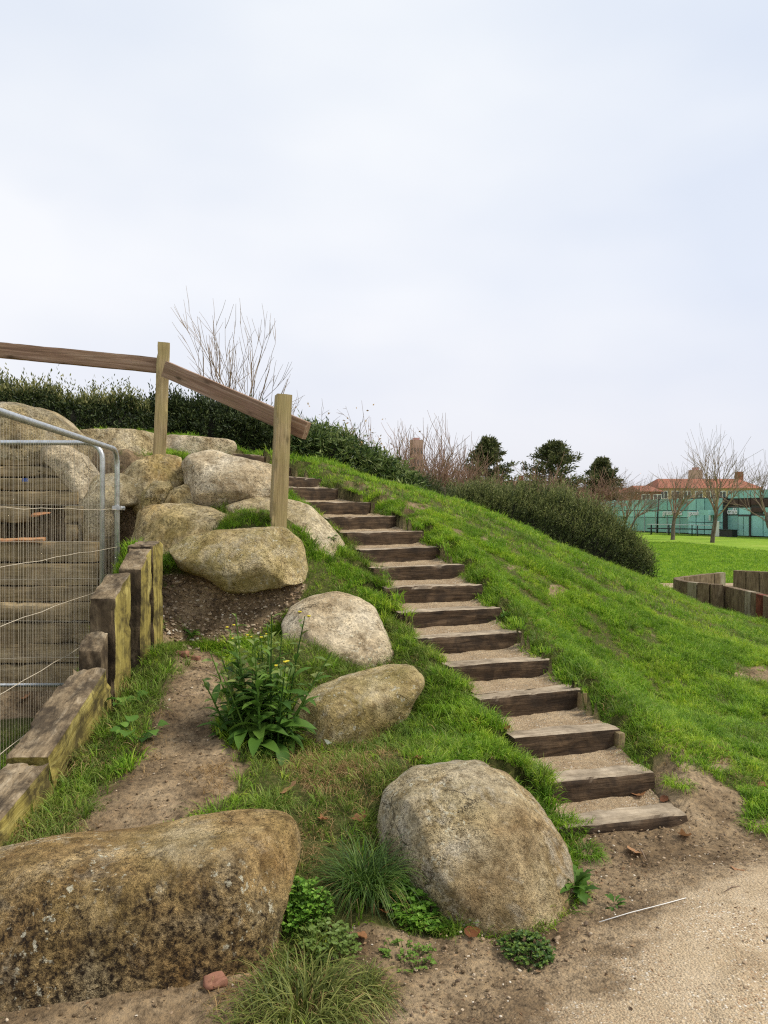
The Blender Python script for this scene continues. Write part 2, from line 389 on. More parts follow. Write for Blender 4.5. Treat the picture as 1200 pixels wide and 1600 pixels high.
def simple(name, col, rough=.6, metal=0.0, spec=.4, var=0.0, scale=20):
    t = NT(name); c = col
    if var:
        c = t.mix(var, col, t.ramp(t.noise(t.coord('Object', rnd=5.0), scale, 4, .65), [(.3, (.35, .35, .35)), (.55, (1, 1, 1)), (.75, (1.25, 1.25, 1.25))]), 'MULTIPLY')
    M[name] = t.done(t.bsdf(c, rough, None, spec, Metallic=metal))
simple('galvanised', (.56, .58, .6), .42, .85, .5, .5, 25)
simple('wire', (.6, .52, .4), .6, .2, .4, .3, 30)
simple('white_paint', (.78, .78, .76), .6)
simple('black_metal', (.02, .02, .022), .5)
simple('dark_frame', (.06, .05, .045), .6)
simple('brown_panel', (.075, .038, .028), .7, var=.4, scale=3)
simple('blue_plastic', (.03, .08, .3), .5)
simple('roof_tile', (.3, .105, .06), .9, var=.6, scale=2)
simple('brick_wall', (.3, .12, .07), .9, var=.5, scale=3)
simple('cream_wall', (.55, .4, .22), .9, var=.3, scale=2)
simple('tower_brick_haze', (.5, .29, .27), .9, var=.2, scale=.3)  # brick red paled to pink, distance haze put into the colour
simple('house_glass', (.06, .07, .08), .15)
simple('terracotta', (.26, .12, .075), .85, var=.5, scale=30)
simple('straw_white', (.74, .72, .68), .6)
simple('yellow_petal', (.6, .5, .03), .7)
simple('hedge_shade_core', (.018, .017, .01), .95, var=.5, scale=20)
simple('lichen', (.6, .6, .5), .95, var=.4, scale=60)
simple('dark_earth', (.05, .034, .02), .95, var=.6, scale=14)

def make_glass(name, col, rough, var):
    t = NT(name); v = t.coord('Object', rnd=11.0)
    oi = t.n('ObjectInfo')
    c = t.mix(var, col, t.ramp(oi.outputs['Random'], [(0, (.62, .68, .68)), (.5, (1, 1, 1)), (1, (1.35, 1.28, 1.25))]), 'MULTIPLY')
    c = t.mix(.35, c, t.ramp(t.noise(v, .9, 3, .6, 1.0), [(.35, (.6, .65, .65)), (.65, (1.2, 1.2, 1.2))]), 'MULTIPLY')
    M[name] = t.done(t.bsdf(c, rough, None, .5))
make_glass('teal_glass', (.27, .52, .47), .15, .7)
make_glass('teal_band', (.34, .66, .62), .3, .3)

def make_leaf(name, c0, c1, c2, trans=.3, rough=.6, patch=0.0, attr='shade', rnd=.5):
    """foliage: colour per leaf (attribute), per copy and in wide patches"""
    t = NT(name)
    a = t.n('Attribute', {'attribute_name': attr}).outputs['Fac']
    oi = t.n('ObjectInfo').outputs['Random']
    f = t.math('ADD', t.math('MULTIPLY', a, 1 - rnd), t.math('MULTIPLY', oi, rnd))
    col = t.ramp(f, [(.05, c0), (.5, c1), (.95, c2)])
    if patch:
        pos = t.n('NewGeometry').outputs['Position']
        col = t.mix(patch * .8, col, t.ramp(t.noise(pos, 11, 3, .6), [(.38, (.45, .55, .45)), (.5, (1, 1, 1)), (.62, (1.4, 1.25, 1.1))]), 'MULTIPLY')
        col = t.mix(patch, col, t.ramp(t.noise(pos, 1.7, 4, .6), [(.38, (.55, .66, .5)), (.5, (.95, 1, .95)), (.62, (1.3, 1.16, .95))]), 'MULTIPLY')
    b = t.bsdf(col, rough, None, .3)
    if trans:
        tr = t.n('BsdfTranslucent', None, Color=col)
        mx = t.n('MixShader', None, i0=trans, i1=b.outputs[0], i2=tr.outputs[0]); M[name] = t.done(mx)
    else: M[name] = t.done(b)
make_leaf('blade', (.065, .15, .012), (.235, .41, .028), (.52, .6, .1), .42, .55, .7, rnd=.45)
make_leaf('blade_long', (.06, .11, .014), (.14, .225, .022), (.34, .36, .09), .3, .55, .3, rnd=.3)
make_leaf('blade_dry', (.22, .13, .05), (.4, .26, .11), (.55, .4, .2), .25, .7, rnd=.3)
make_leaf('yew', (.012, .022, .008), (.035, .055, .014), (.085, .105, .03), .15, .6, rnd=.0)
make_leaf('yew_tip', (.06, .08, .02), (.17, .18, .055), (.32, .3, .12), .25, .6, rnd=.0)
make_leaf('rosemary', (.02, .03, .01), (.065, .09, .03), (.16, .18, .065), .15, .6, rnd=.0)
make_leaf('bramble', (.018, .04, .012), (.065, .11, .024), (.2, .25, .08), .25, .5, rnd=.0)
make_leaf('conifer', (.04, .052, .022), (.105, .12, .045), (.21, .2, .085), .1, .7, rnd=.0)
make_leaf('weed', (.04, .1, .014), (.09, .19, .025), (.17, .29, .045), .4, .6, rnd=.9)
make_leaf('weed_pale', (.1, .16, .03), (.16, .23, .05), (.26, .3, .08), .3, .5, rnd=.9)
make_leaf('dead_leaf', (.13, .045, .018), (.25, .1, .04), (.38, .21, .1), .2, .6, rnd=.9)
make_leaf('rosemary_tip', (.08, .105, .03), (.2, .23, .075), (.38, .38, .15), .2, .6, rnd=.0)
make_leaf('bramble_tip', (.07, .12, .03), (.17, .24, .06), (.34, .38, .15), .3, .5, rnd=.0)
make_leaf('weed_bright', (.08, .19, .02), (.15, .31, .03), (.25, .42, .06), .4, .5, rnd=.0)
make_leaf('litter', (.06, .035, .02), (.16, .09, .045), (.34, .22, .12), .1, .8, rnd=.0)
make_leaf('bramble_red', (.1, .02, .012), (.16, .04, .02), (.2, .06, .03), .2, .6, rnd=.0)
def make_pebble():
    t = NT('pebble'); f = t.n('ObjectInfo').outputs['Random']
    c = t.ramp(f, [(0, (.09, .065, .045)), (.3, (.22, .15, .09)), (.65, (.36, .26, .165)), (.93, (.48, .39, .28)), (1, (.66, .6, .5))])
    M['pebble'] = t.done(t.bsdf(c, .8, None, .3))
    t = NT('crumb'); f = t.n('ObjectInfo').outputs['Random']
    M['crumb'] = t.done(t.bsdf(t.ramp(f, [(0, (.09, .062, .036)), (.6, (.19, .135, .08)), (1, (.3, .22, .135))]), .95, None, .1))
make_pebble()

# ------------------------------------------------------------------ the stairs' line
ST_U = [1065, 1012, 960, 902, 853, 808, 775, 746, 719, 687, 656, 618, 580, 528, 497, 455, 417]
ST_V = [1280, 1207, 1139, 1078, 1030, 988, 950, 913, 883, 855, 830, 807, 785, 763, 747, 730, 712]
ST_Y = [3.82, 4.12, 4.46, 4.82, 5.16, 5.49, 5.82, 6.16, 6.5, 6.83, 7.15, 7.46, 7.76, 8.05, 8.33, 8.6, 8.9]
STEP_W = 0.76
STEP_WS = [.66, .58, .61, .65, .69] + [.76] * 20
SR = [P(u, v, y) for u, v, y in zip(ST_U, ST_V, ST_Y)]
NS = len(SR)
STAN = []
for k in range(NS):
    a = SR[max(k - 2, 0)]; b = SR[min(k + 2, NS - 1)]
    t = Vector((b.x - a.x, b.y - a.y, 0)).normalized(); STAN.append(t)
SL = []
for k in range(NS):
    n = Vector((-STAN[k].y, STAN[k].x, 0)); SL.append(SR[k] + n * STEP_WS[k])

# ------------------------------------------------------------------ terrain
ctrl = []
def C(u, v, y, dz=0): p = P(u, v, y); ctrl.append((p.x, p.y, p.z + dz))
def X(x, y, z): ctrl.append((x, y, z))
X(1.0, 3.5, -.035); X(.8, 3.5, -.01); X(.72, 3.45, .02); X(1.3, 3.6, -.01); X(1.62, 3.78, .01)
for k in range(1, NS):
    ctrl.append((SR[k].x + .06, SR[k].y + .1, SR[k].z + .05)); ctrl.append((SL[k].x - .05, SL[k].y + .1, SL[k].z + .06))
for q in [(-2, 1.2), (-1, 1.2), (0, 1.2), (1, 1.2), (2.5, 1.2), (.4, 2.2), (-.3, 2.3), (-1.2, 2.3), (1, 2.8), (1.5, 3.35), (2.1, 3.7), (3, 3.2), (4.5, 2), (4, 4.3), (5.5, 4), (7, 3), (7, 7), (8, 11), (10, 5)]:
    X(*q, 0)
X(2.7, 5.2, .05); X(3.7, 7.1, .1); X(4.7, 9.1, .08); X(5.8, 11, 0); X(7.3, 14, 0); X(5.9, 14.3, .0); X(6, 17, 0); X(4, 19, 0); X(10, 17, 0); X(10, 11, 0); X(7.5, 18, 0); X(6.5, 12.5, 0); X(8.5, 14.5, 0); X(5.2, 15.5, 0.0); X(5.2, 12.6, .02); X(5.0, 13.6, .03); X(5.75, 13.2, -.02); X(5.2, 18, 0); X(7, 21, 0); X(11, 21, 0); X(6.4, 9.5, 0); X(9, 8, 0)
C(900, 1000, 6.4); C(1000, 1000, 6.9); C(1000, 1100, 5.4); C(1100, 1000, 7.6)
RIDGE = [(455, 735, 9.5), (550, 750, 10), (600, 762, 10.3), (690, 786, 10.8), (800, 828, 11.3), (900, 868, 12), (1010, 906, 13), (1072, 931, 14)]
for q in RIDGE: C(*q)
for (u, v, y) in RIDGE[:-2]:
    p = P(u, v, y); X(p.x + .5, y + 2.4, max(p.z - .75, 0.0))
for q in [(-2, 15.5, .9), (0, 16, .4), (2, 17, .1), (-4, 18, .4), (-7, 15, .9), (-8, 10, 1.4), (-4, 21, 0), (0, 21, 0), (-9, 20, 0), (-12, 14, 0), (-12, 8, 0), (4, 22, 0)]: X(*q)
# flank left of the stairs
C(560, 1160, 4.3); C(470, 1175, 4.15); C(530, 1040, 5.15); C(460, 1000, 5.2); C(500, 1250, 3.55); C(430, 1215, 3.7); C(560, 1400, 3.0); C(450, 1560, 2.5); C(700, 1460, 2.95); C(640, 1190, 3.75)
C(880, 1400, 3.2, -.02); C(250, 1322, 3.15); C(20, 1345, 3.05); C(120, 1335, 3.1); C(340, 1240, 3.5); C(300, 1150, 4.1); C(310, 1040, 5.0); C(380, 1160, 4.05); C(250, 1010, 5.1); C(420, 1010, 5.15)
C(300, 900, 5.78); C(450, 905, 5.78); C(300, 955, 5.68); C(430, 955, 5.68); C(300, 1005, 5.52); C(410, 1000, 5.5); C(390, 815, 6.1); C(434, 824, 6.1); C(520, 890, 6.1); C(375, 800, 6.5); C(280, 800, 6.75); C(320, 815, 6.5); C(248, 730, 7.1); C(330, 740, 7.3); C(200, 866, 5.95); C(230, 905, 5.7); C(290, 868, 5.95); C(345, 850, 5.98); C(240, 868, 5.95); C(530, 1034, 4.98); C(475, 1002, 5.0); C(600, 1042, 5.0)
for q in [(-1.5, 9.2, 2.34), (-3, 8.3, 2.4), (-1.7, 11, 2.35), (-4, 11, 2.4), (-5, 8.5, 2.4), (-2.2, 7.9, 2.25), (-6, 12, 2.0), (-1.0, 9.6, 2.32)]: X(*q)
# fence side of the edging
for q in [(-1.52, 2.9, .17), (-1.5, 3.5, .27), (-1.5, 4.2, .45), (-1.5, 4.8, .62), (-2.05, 3.0, .02), (-2.05, 4.2, .06), (-2.1, 5.2, .1), (-2.5, 5.7, .08), (-3, 4.5, .04), (-3.5, 5.7, .08), (-2.2, 6.1, .12), (-5, 4, .05), (-4, 2.5, 0), (-8, 4, 0)]: X(*q)
CT = np.array(ctrl)
def _k(r2): return np.where(r2 > 1e-12, .5 * r2 * np.log(np.maximum(r2, 1e-12)), 0)
def _fit(Cc, lam=.002):
    n = len(Cc); d = ((Cc[:, None, :2] - Cc[None, :, :2]) ** 2).sum(2)
    A = np.zeros((n + 3, n + 3)); A[:n, :n] = _k(d) + np.eye(n) * lam
    A[:n, n] = 1; A[:n, n + 1:] = Cc[:, :2]; A[n, :n] = 1; A[n + 1:, :n] = Cc[:, :2].T
    return np.linalg.solve(A, np.concatenate([Cc[:, 2], np.zeros(3)]))
TW = _fit(CT)

def inside(poly, x, y):
    r = np.zeros(len(x), bool); n = len(poly); j = n - 1
    for i in range(n):
        xi, yi = poly[i]; xj, yj = poly[j]
        if yi != yj:
            c = ((yi > y) != (yj > y)) & (x < (xj - xi) * (y - yi) / (yj - yi) + xi); r ^= c
        j = i
    return r

# footprints of the treads (terrain passes under them), jump hidden inside the timbers
TREADS = []
for k in range(NS):
    sh = STAN[k] * .07
    if k < NS - 1: e, f = SR[k + 1] + STAN[k + 1] * .07, SL[k + 1] + STAN[k + 1] * .07
    else: e, f = SR[k] + STAN[k] * .4, SL[k] + STAN[k] * .4
    a, b = SR[k] + sh, SL[k] + sh
    TREADS.append(([(a.x, a.y), (b.x, b.y), (f.x, f.y), (e.x, e.y)], SR[k].z))

def height(x, y, stairs=True):
    x = np.asarray(x, float); y = np.asarray(y, float)
    z = np.zeros(len(x)); near = (np.abs(x) < 13) & (y < 24) & (y > 0)
    ids = np.nonzero(near)[0]
    for c in range(0, len(ids), 40000):
        i = ids[c:c + 40000]
        r2 = (x[i, None] - CT[None, :, 0]) ** 2 + (y[i, None] - CT[None, :, 1]) ** 2
        z[i] = _k(r2) @ TW[:len(CT)] + TW[-3] + TW[-2] * x[i] + TW[-1] * y[i]
    fade = sstep(12.5, 9.5, np.abs(x)) * sstep(23, 19, y) * sstep(.2, 1.2, y)
    z = np.maximum(z, -.03) * fade; z = np.where((y > 14.5) & (x > 4.5), z * (1 - sstep(4.5, 5.5, x) * sstep(14.5, 15.5, y)), z)
    # bank held by the timber wall
    w = sstep(-2.25, -2.5, x) * sstep(-12, -9, x) * sstep(6.1, 6.3, y) * sstep(12, 9, y)
    bank = .1 + sstep(6.5, 7.1, y) * 2.13
    z = z * (1 - w) + np.where(y > 7.6, z, bank) * w
    # undercut gravel bank
    b = np.exp(-((x + 1.25) / .5) ** 2)
    lumps = n2(x, y, 2.1, 4, 3) * .035 + n2(x, y, 9, 3, 8) * .022
    z = z + lumps * sstep(.4, 2.2, y) * sstep(30, 12, y) * np.where(x > 2.5, .7, 1) * np.where((z < .02) & (x > .6), .15, 1)
    if stairs:
        for k, (poly, zz) in enumerate(TREADS):
            a = SR[k] + STAN[k] * .07; nn = (SL[k] - SR[k]).normalized(); tt = STAN[k]
            ln = (SR[k + 1] - SR[k]).length + .03 if k < NS - 1 else .5
            m = np.nonzero((np.abs(x - a.x) < 1.5) & (np.abs(y - a.y) < 1.5))[0]
            if not len(m): continue
            px, py = x[m] - a.x, y[m] - a.y
            t_ = px * tt.x + py * tt.y; s_ = px * nn.x + py * nn.y
            d = np.maximum(np.maximum(-s_, s_ - STEP_WS[k]), 0)
            ok = (t_ >= 0) & (t_ <= ln) & (d < .3) & (d > 0)
            zs = zz - .03 + d * .55 + np.clip(t_ / ln, 0, 1) * .05
            z[m[ok]] = np.minimum(z[m[ok]], zs[ok])
        for poly, zz in TREADS:
            xs = [q[0] for q in poly]; ys = [q[1] for q in poly]
            m = np.nonzero((x > min(xs)) & (x < max(xs)) & (y > min(ys)) & (y < max(ys)))[0]
            if len(m):
                mm = m[inside(poly, x[m], y[m])]; z[mm] = zz - .07
    return z

def on_ground(x, y, stairs=True): return float(height(np.array([x]), np.array([y]), stairs)[0])

# bare earth, in bearings from the photographer's spot
DIRT = [
    [(-200, 1345), (0, 1335), (110, 1290), (215, 1190), (262, 1070), (285, 1005), (345, 1010), (352, 1060), (335, 1150), (385, 1195), (372, 1238), (280, 1290), (200, 1340), (0, 1360)],
    [(-300, 1440), (0, 1440), (400, 1480), (430, 1560), (400, 1700), (-300, 1700)],
    [(238, 895), (330, 880), (478, 890), (478, 950), (400, 995), (245, 1000)],
    [(600, 1640), (620, 1560), (690, 1490), (760, 1475), (860, 1440), (905, 1390), (905, 1345), (905, 1290), (1010, 1240), (1030, 1215), (1085, 1200), (1120, 1205), (1160, 1275), (1230, 1310), (1500, 1330), (1900, 1700)],
]
BALD = [(868, 922, 15, 11), (1180, 1052, 34, 13), (652, 794, 22, 6), (762, 840, 16, 7), (600, 782, 20, 5), (1130, 1195, 22, 9), (1060, 1210, 40, 20)]
PATHP = [(560, 1700), (640, 1600), (770, 1530), (870, 1480), (935, 1395), (1060, 1345), (1200, 1325), (1700, 1310), (2600, 1700)]

def masks(x, y, z):
    """grass cover 0..1"""
    yy = np.maximum(y, .3)
    u, v = UV(x, yy, z)
    ju = n2(x, y, 3.5, 4, 21) * 42 * np.clip(3.4 / yy, 0, 1.5); jv = n2(x, y, 3.5, 4, 33) * 36 * np.clip(3.4 / yy, 0, 1.5)
    g = np.ones(len(x))
    nearm = (y < 7.0)
    for poly in DIRT: g[inside(poly, u + ju, v + jv) & nearm] = 0
    for (a, b, ra, rb) in BALD:
        d = ((u + ju * .5 - a) / ra) ** 2 + ((v + jv * .4 - b) / rb) ** 2; g = np.where((d < 1) & (y < 14), np.minimum(g, .08), g)
    g[(y < 2.9) & (x > -.2) & (z < .03)] = 0
    g[(y < 2.2)] = 0
    # worn ground close to the treads
    nz = n2(x, y, 2.4, 4, 55)
    g = np.where((nz > .4) & (y < 14) & (g > .5), .4, g)
    # steep earth, timber wall
    g[(x < -2.1) & (y > 6.0) & (y < 7.4)] = 0
    for poly, zz in TREADS:
        m = np.nonzero((np.abs(x - poly[0][0]) < 1.3) & (np.abs(y - poly[0][1]) < 1.0))[0]
        if len(m): g[m[inside(poly, x[m], y[m])]] = 0
    return g

def build_ground():
    def axis(a, b, st, far_lo, far_hi, gr=1.22):
        c = list(np.arange(a, b, st)); s = st; q = a; lo = []
        while q > far_lo: s *= gr; q -= s; lo.append(q)
        s = st; q = c[-1]; hi = []
        while q < far_hi: s *= gr; q += s; hi.append(q)
        return np.array(lo[::-1] + c + hi)
    xs = axis(-2.7, 3.6, .026, -2500, 2500); ys = axis(2.0, 9.2, .026, -600, 4500)
    gx, gy = np.meshgrid(xs, ys); x = gx.ravel(); y = gy.ravel()
    z = height(x, y); g = masks(x, y, z)
    far = sstep(9, 17, y) + sstep(6, 8, x) * sstep(5, 8, y) + sstep(9, 12, np.abs(x)); far = np.clip(far, 0, 1)
    rough = (1 - g) * sstep(12, 6, y) * np.where((z < .03) & (x > .6), .3, 1.0)
    z = z + rough * (n2(x, y, 26, 3, 71) * .011 + n2(x, y, 60, 2, 77) * .006)
    nx, ny = len(xs), len(ys)
    i = np.arange(nx * ny).reshape(ny, nx)
    F = np.stack([i[:-1, :-1].ravel(), i[:-1, 1:].ravel(), i[1:, 1:].ravel(), i[1:, :-1].ravel()], 1)
    me = mesh_np('ground', np.stack([x, y, z], 1), F, True, {'grass': np.clip(g, 0, 1), 'far': far})
    tag(obj('ground', me, M['soil']), 'grassy mound and trodden brown earth with flat park lawn beyond', kind='structure')
    # gravel path, a sheet thinning out into the earth at its rim
    xs = np.concatenate([np.arange(-.4, 2.6, .022), np.arange(2.6, 9, .1)]); ys = np.concatenate([np.arange(-3, 1.8, .1), np.arange(1.8, 4.2, .022)])
    gx, gy = np.meshgrid(xs, ys); x = gx.ravel(); y = gy.ravel(); z = height(x, y)
    u, v = UV(x, np.maximum(y, .5), np.zeros_like(x))
    d = np.full(len(x), 1e9)
    pp = [(P(a, b, 1.64 * FPX / (b - 800)).x, 1.64 * FPX / (b - 800)) for a, b in PATHP[1:8]]
    pp = [(-.6, 1.2)] + pp + [(12, 3.9)]
    for a, b in zip(pp[:-1], pp[1:]):
        ax, ay = a; bx, by = b; dx, dy = bx - ax, by - ay; l = dx * dx + dy * dy
        t = np.clip(((x - ax) * dx + (y - ay) * dy) / l, 0, 1)
        d = np.minimum(d, np.hypot(x - ax - t * dx, y - ay - t * dy))
    poly = pp + [(12, -8), (-.6, -8)]
    ins = inside(poly, x, y); sdist = np.where(ins, d, -d) + n2(x, y, 4, 4, 91) * .16
    z = z + np.clip(sdist * .12, -.03, .014) + n2(x, y, 40, 2, 14) * .003
    keep = sdist > -.2
    nx, ny = len(xs), len(ys); i = np.arange(nx * ny).reshape(ny, nx)
    F = np.stack([i[:-1, :-1].ravel(), i[:-1, 1:].ravel(), i[1:, 1:].ravel(), i[1:, :-1].ravel()], 1)
    F = F[keep[F].all(1)]
    used = np.unique(F); mp = np.zeros(nx * ny, int); mp[used] = np.arange(len(used))
    me = mesh_np('gravel_path', np.stack([x, y, z], 1)[used], mp[F], True, {'rim': sstep(.5, -.05, sdist)[used]})
    tag(obj('gravel_path', me, M['gravel']), 'sandy gravel path at the foot of the steps', kind='structure')
    # the far path beyond the mound
    V = []; F = []
    for q in range(24):
        xx = 3.0 + q * .7; yc = 16.3 + .03 * (xx - 6) ** 2 * .2
        V += [(xx, yc - .55, on_ground(xx, yc - .55) + .02), (xx, yc + .55, on_ground(xx, yc + .55) + .02)]
        if q: F.append((q * 2 - 2, q * 2, q * 2 + 1, q * 2 - 1))
    tag(obj('far_path', mesh_py('far_path', V, F, True), M['gravel']), 'narrow tan path across the lawn behind the curved wall', kind='structure')
build_ground()

# ------------------------------------------------------------------ stairs
def build_stairs():
    root = empty('stairway', SR[0]); tag(root, 'curving flight of timber-edged earth steps climbing the grassy mound', 'stairs')
    base = Vector(SR[0])
    for k in range(NS):
        a, b = SL[k], SR[k]; mid = (a + b) / 2; wd = (b - a); L = STEP_WS[k] + .1
        yaw = math.atan2(wd.y, wd.x)
        me = rough_box('step', L, .16, .19, 44, 8, 8, .01, .012, 15, seed=k, chip=.016)
        s = obj('step', me, M['step_wood'], root)
        s.location = mid - base + STAN[k] * .08 + Vector((0, 0, -.095 + (.02 if k == 0 else 0))); s.rotation_euler = (R.uniform(-.02, .02), R.uniform(-.012, .012), yaw + R.uniform(-.02, .02))
        # packed earth tread behind the timber
        n = 26; m_ = 16; V = []; F = []
        Ms = s.matrix_basis.inverted()
        if k < NS - 1: e, f = SR[k + 1] + STAN[k + 1] * .03, SL[k + 1] + STAN[k + 1] * .03
        else: e, f = SR[k] + STAN[k] * .5, SL[k] + STAN[k] * .5
        a0, b0 = SL[k] + STAN[k] * .12, SR[k] + STAN[k] * .12
        pts = []
        for j in range(m_ + 1):
            for i in range(n + 1):
                s_, t_ = i / n * 1.06 - .03, j / m_
                p = a0.lerp(b0, s_).lerp(f.lerp(e, s_), t_); pts.append((p.x, p.y, t_, s_))
        pts = np.array(pts)
        zz = SR[k].z - .006 + .03 * pts[:, 2] ** 1.4 + n2(pts[:, 0], pts[:, 1], 7, 4, k) * .014 + n2(pts[:, 0], pts[:, 1], 45, 2, k) * .004 + .03 * np.clip(np.abs(pts[:, 3] - .5) * 2 - .8, 0, 1) * 4 * pts[:, 2]
        for (x, y, t_, s_), z in zip(pts, zz): V.append(Ms @ (Vector((x, y, z)) - base))
        for j in range(m_):
            for i in range(n): q = j * (n + 1) + i; F.append((q, q + 1, q + n + 2, q + n + 1))
        obj('tread', mesh_py('tread', V, F, True), M['tread_earth'], s)
        if k in (2, 3):
            pg = rough_box('peg', .2, .05, .05, 4, 2, 2, .008, .004, 20, seed=k)
            o = obj('peg', pg, M['wall_wood'], s); o.location = (L / 2 - .03, -.1, -.02); o.rotation_euler = (0, math.radians(-88), 0)
build_stairs()

# ------------------------------------------------------------------ boulders
def boulder(outline, y, depth, mat, label, group='boulders on the mound', sub=5, lean=.25, power=.82, amp=.03, seed=0, below=.25, name='boulder', flare=.22, cuts=9, kexp=.8, planes=(), yawk=0.0):
    pts = [P(u, v, y) for u, v in outline]
    cx = (min(p.x for p in pts) + max(p.x for p in pts)) / 2; cz = (min(p.z for p in pts) + max(p.z for p in pts)) / 2
    rel = np.array([(p.x - cx, p.z - cz) for p in pts])
    # closest boundary radius by angle
    th = np.linspace(-math.pi, math.pi, 361); rad = np.zeros(361)
    n = len(rel)
    for q, a in enumerate(th):
        d = np.array([math.cos(a), math.sin(a)]); best = 0
        for i in range(n):
            p0 = rel[i]; p1 = rel[(i + 1) % n]; e = p1 - p0
            den = d[0] * e[1] - d[1] * e[0]
            if abs(den) < 1e-9: continue
            t = (p0[0] * e[1] - p0[1] * e[0]) / den; s = (p0[0] * d[1] - p0[1] * d[0]) / den
            if t > 0 and -1e-6 <= s <= 1 + 1e-6: best = max(best, t)
        rad[q] = best
    ker = np.array([1, 2, 3, 4, 3, 2, 1.]); ker /= ker.sum()
    rp = np.concatenate([rad[-4:-1], rad, rad[1:4]]); rad = np.convolve(rp, ker, 'valid')
    bm = bmesh.new(); bmesh.ops.create_icosphere(bm, subdivisions=sub, radius=1.0)
    bm.verts.ensure_lookup_table(); S = np.array([v.co for v in bm.verts])
    F = np.array([[v.index for v in f.verts] for f in bm.faces]); bm.free()
    rho = np.hypot(S[:, 0], S[:, 2]); ang = np.arctan2(S[:, 2], S[:, 0])
    r = np.interp(ang, th, rad)
    rr = np.sin(np.arcsin(np.clip(rho, 0, 1))) ** power
    k = np.sign(S[:, 1]) * np.abs(S[:, 1]) ** kexp
    x = np.cos(ang) * rr * r; z = np.sin(ang) * rr * r
    dl = z * lean + x * yawk; yy = k * depth + dl; f_ = (y + dl) / y          # leaning back keeps the outline
    x = (x + cx) * f_ - cx; z = CAM_H + (z + cz - CAM_H) * f_ - cz
    # sink: the lower half continues into the ground
    zmin = rel[:, 1].min(); low = np.clip(-z / abs(zmin), 0, 1); z = z - low ** 1.5 * below; x = x * (1 + flare * low); yy = yy + np.where(k < 0, .0, 1) * low * .05
    V = np.stack([x, yy, z], 1)
    rs = np.random.default_rng(seed * 31 + 5)
    for (nd, fr) in planes:
        nd = np.array(nd, float); nd /= np.linalg.norm(nd); pr = V @ nd; ex = np.maximum(pr - pr.max() * fr, 0); V = V - nd[None, :] * (ex * .9)[:, None]
    for q in range(cuts):
        nd = rs.normal(size=3) * np.array([.9, 1.0, .8]); nd[1] = -abs(nd[1]) - .35; nd[2] += .25; nd /= np.linalg.norm(nd)
        pr = V @ nd; lim = pr.max() * rs.uniform(.72, .9); ex = np.maximum(pr - lim, 0)
        V = V - nd[None, :] * (ex * .8)[:, None]
    nrm = V / (np.linalg.norm(V, axis=1, keepdims=True) + 1e-6); sc = max(np.ptp(rel[:, 0]), np.ptp(rel[:, 1]))
    o = seed * 7.31
    d = fbm(V * (2.4 / sc) + o, 4, seed) * amp * 1.7 + np.abs(fbm(V * (5 / sc) + o + 9, 3, seed + 3)) * -amp + fbm(V * 26 + o, 3, seed) * .006
    V = V + nrm * d[:, None]
    ob = obj(name, mesh_np(name, V, F, True), M[mat]); ob.location = (cx, y, cz)
    return tag(ob, label, 'boulder', group)

boulder([(-190, 1440), (-130, 1375), (0, 1342), (60, 1330), (110, 1327), (180, 1325), (280, 1303), (380, 1288), (440, 1285), (466, 1298), (474, 1330), (464, 1372), (446, 1420), (440, 1470), (420, 1510), (370, 1535), (300, 1555), (250, 1562), (200, 1572), (140, 1577), (60, 1588), (-60, 1592), (-190, 1540)], 2.76, .32, 'stone_stained', 'long brown boulder with black stains and white lichen flecks, lowest of all', sub=6, power=.5, amp=.02, seed=1, below=.12, lean=.2, yawk=.17, kexp=.5, cuts=5, flare=.1, planes=[((0, -.75, .66), .86), ((0, -1, .12), .85)])
boulder([(586, 1267), (600, 1237), (640, 1207), (700, 1194), (755, 1197), (800, 1216), (840, 1252), (870, 1292), (890, 1320), (896, 1345), (885, 1375), (872, 1400), (850, 1430), (815, 1452), (760, 1464), (700, 1462), (650, 1450), (615, 1420), (595, 1380), (584, 1335), (580, 1302)], 3.28, .34, 'stone_round', 'large rounded grey-tan boulder beside the lowest steps', sub=6, power=.8, amp=.022, seed=2, below=.15, lean=.4, cuts=3, kexp=.8)
boulder([(456, 1120), (465, 1093), (500, 1073), (560, 1050), (610, 1040), (645, 1042), (662, 1060), (662, 1085), (645, 1115), (612, 1145), (570, 1165), (530, 1178), (495, 1180), (463, 1162)], 4.45, .26, 'stone_mossy', 'long tan boulder with a white lichen spot, right of the yellow-flowered plant', seed=3, power=.65, amp=.022, below=.08, lean=.6, kexp=.65, planes=[((.1, -.6, .8), .8), ((.3, -.95, -.1), .82)], cuts=4)
boulder([(441, 972), (453, 950), (490, 931), (525, 925), (557, 934), (587, 955), (602, 985), (620, 1015), (620, 1032), (606, 1052), (560, 1058), (500, 1045), (446, 1010)], 5.3, .3, 'stone_pale', 'pale wedge-shaped boulder standing alone in the grass halfway up', seed=4, power=.6, amp=.02, below=.15, lean=.9, flare=.05, cuts=5, kexp=.65, planes=[((.15, -.55, .83), .72), ((-.5, -.85, .1), .8)])
boulder([(345, 792), (400, 777), (452, 779), (482, 789), (512, 815), (537, 845), (550, 868), (542, 884), (500, 875), (450, 845), (400, 830), (350, 812)], 6.5, .3, 'stone_tan', 'sloping tan boulder behind the lower fence post, beside the steps', seed=5, power=.8, amp=.02, below=.3, lean=.5)
boulder([(284, 726), (298, 710), (335, 702), (362, 711), (400, 719), (428, 726), (430, 765), (395, 776), (350, 782), (315, 776), (291, 756)], 6.9, .34, 'stone_pale', 'pale smooth boulder between the two fence posts', seed=6, power=.62, amp=.02, below=.12, lean=.6, kexp=.65, planes=[((.1, -.5, .86), .8)], cuts=4)
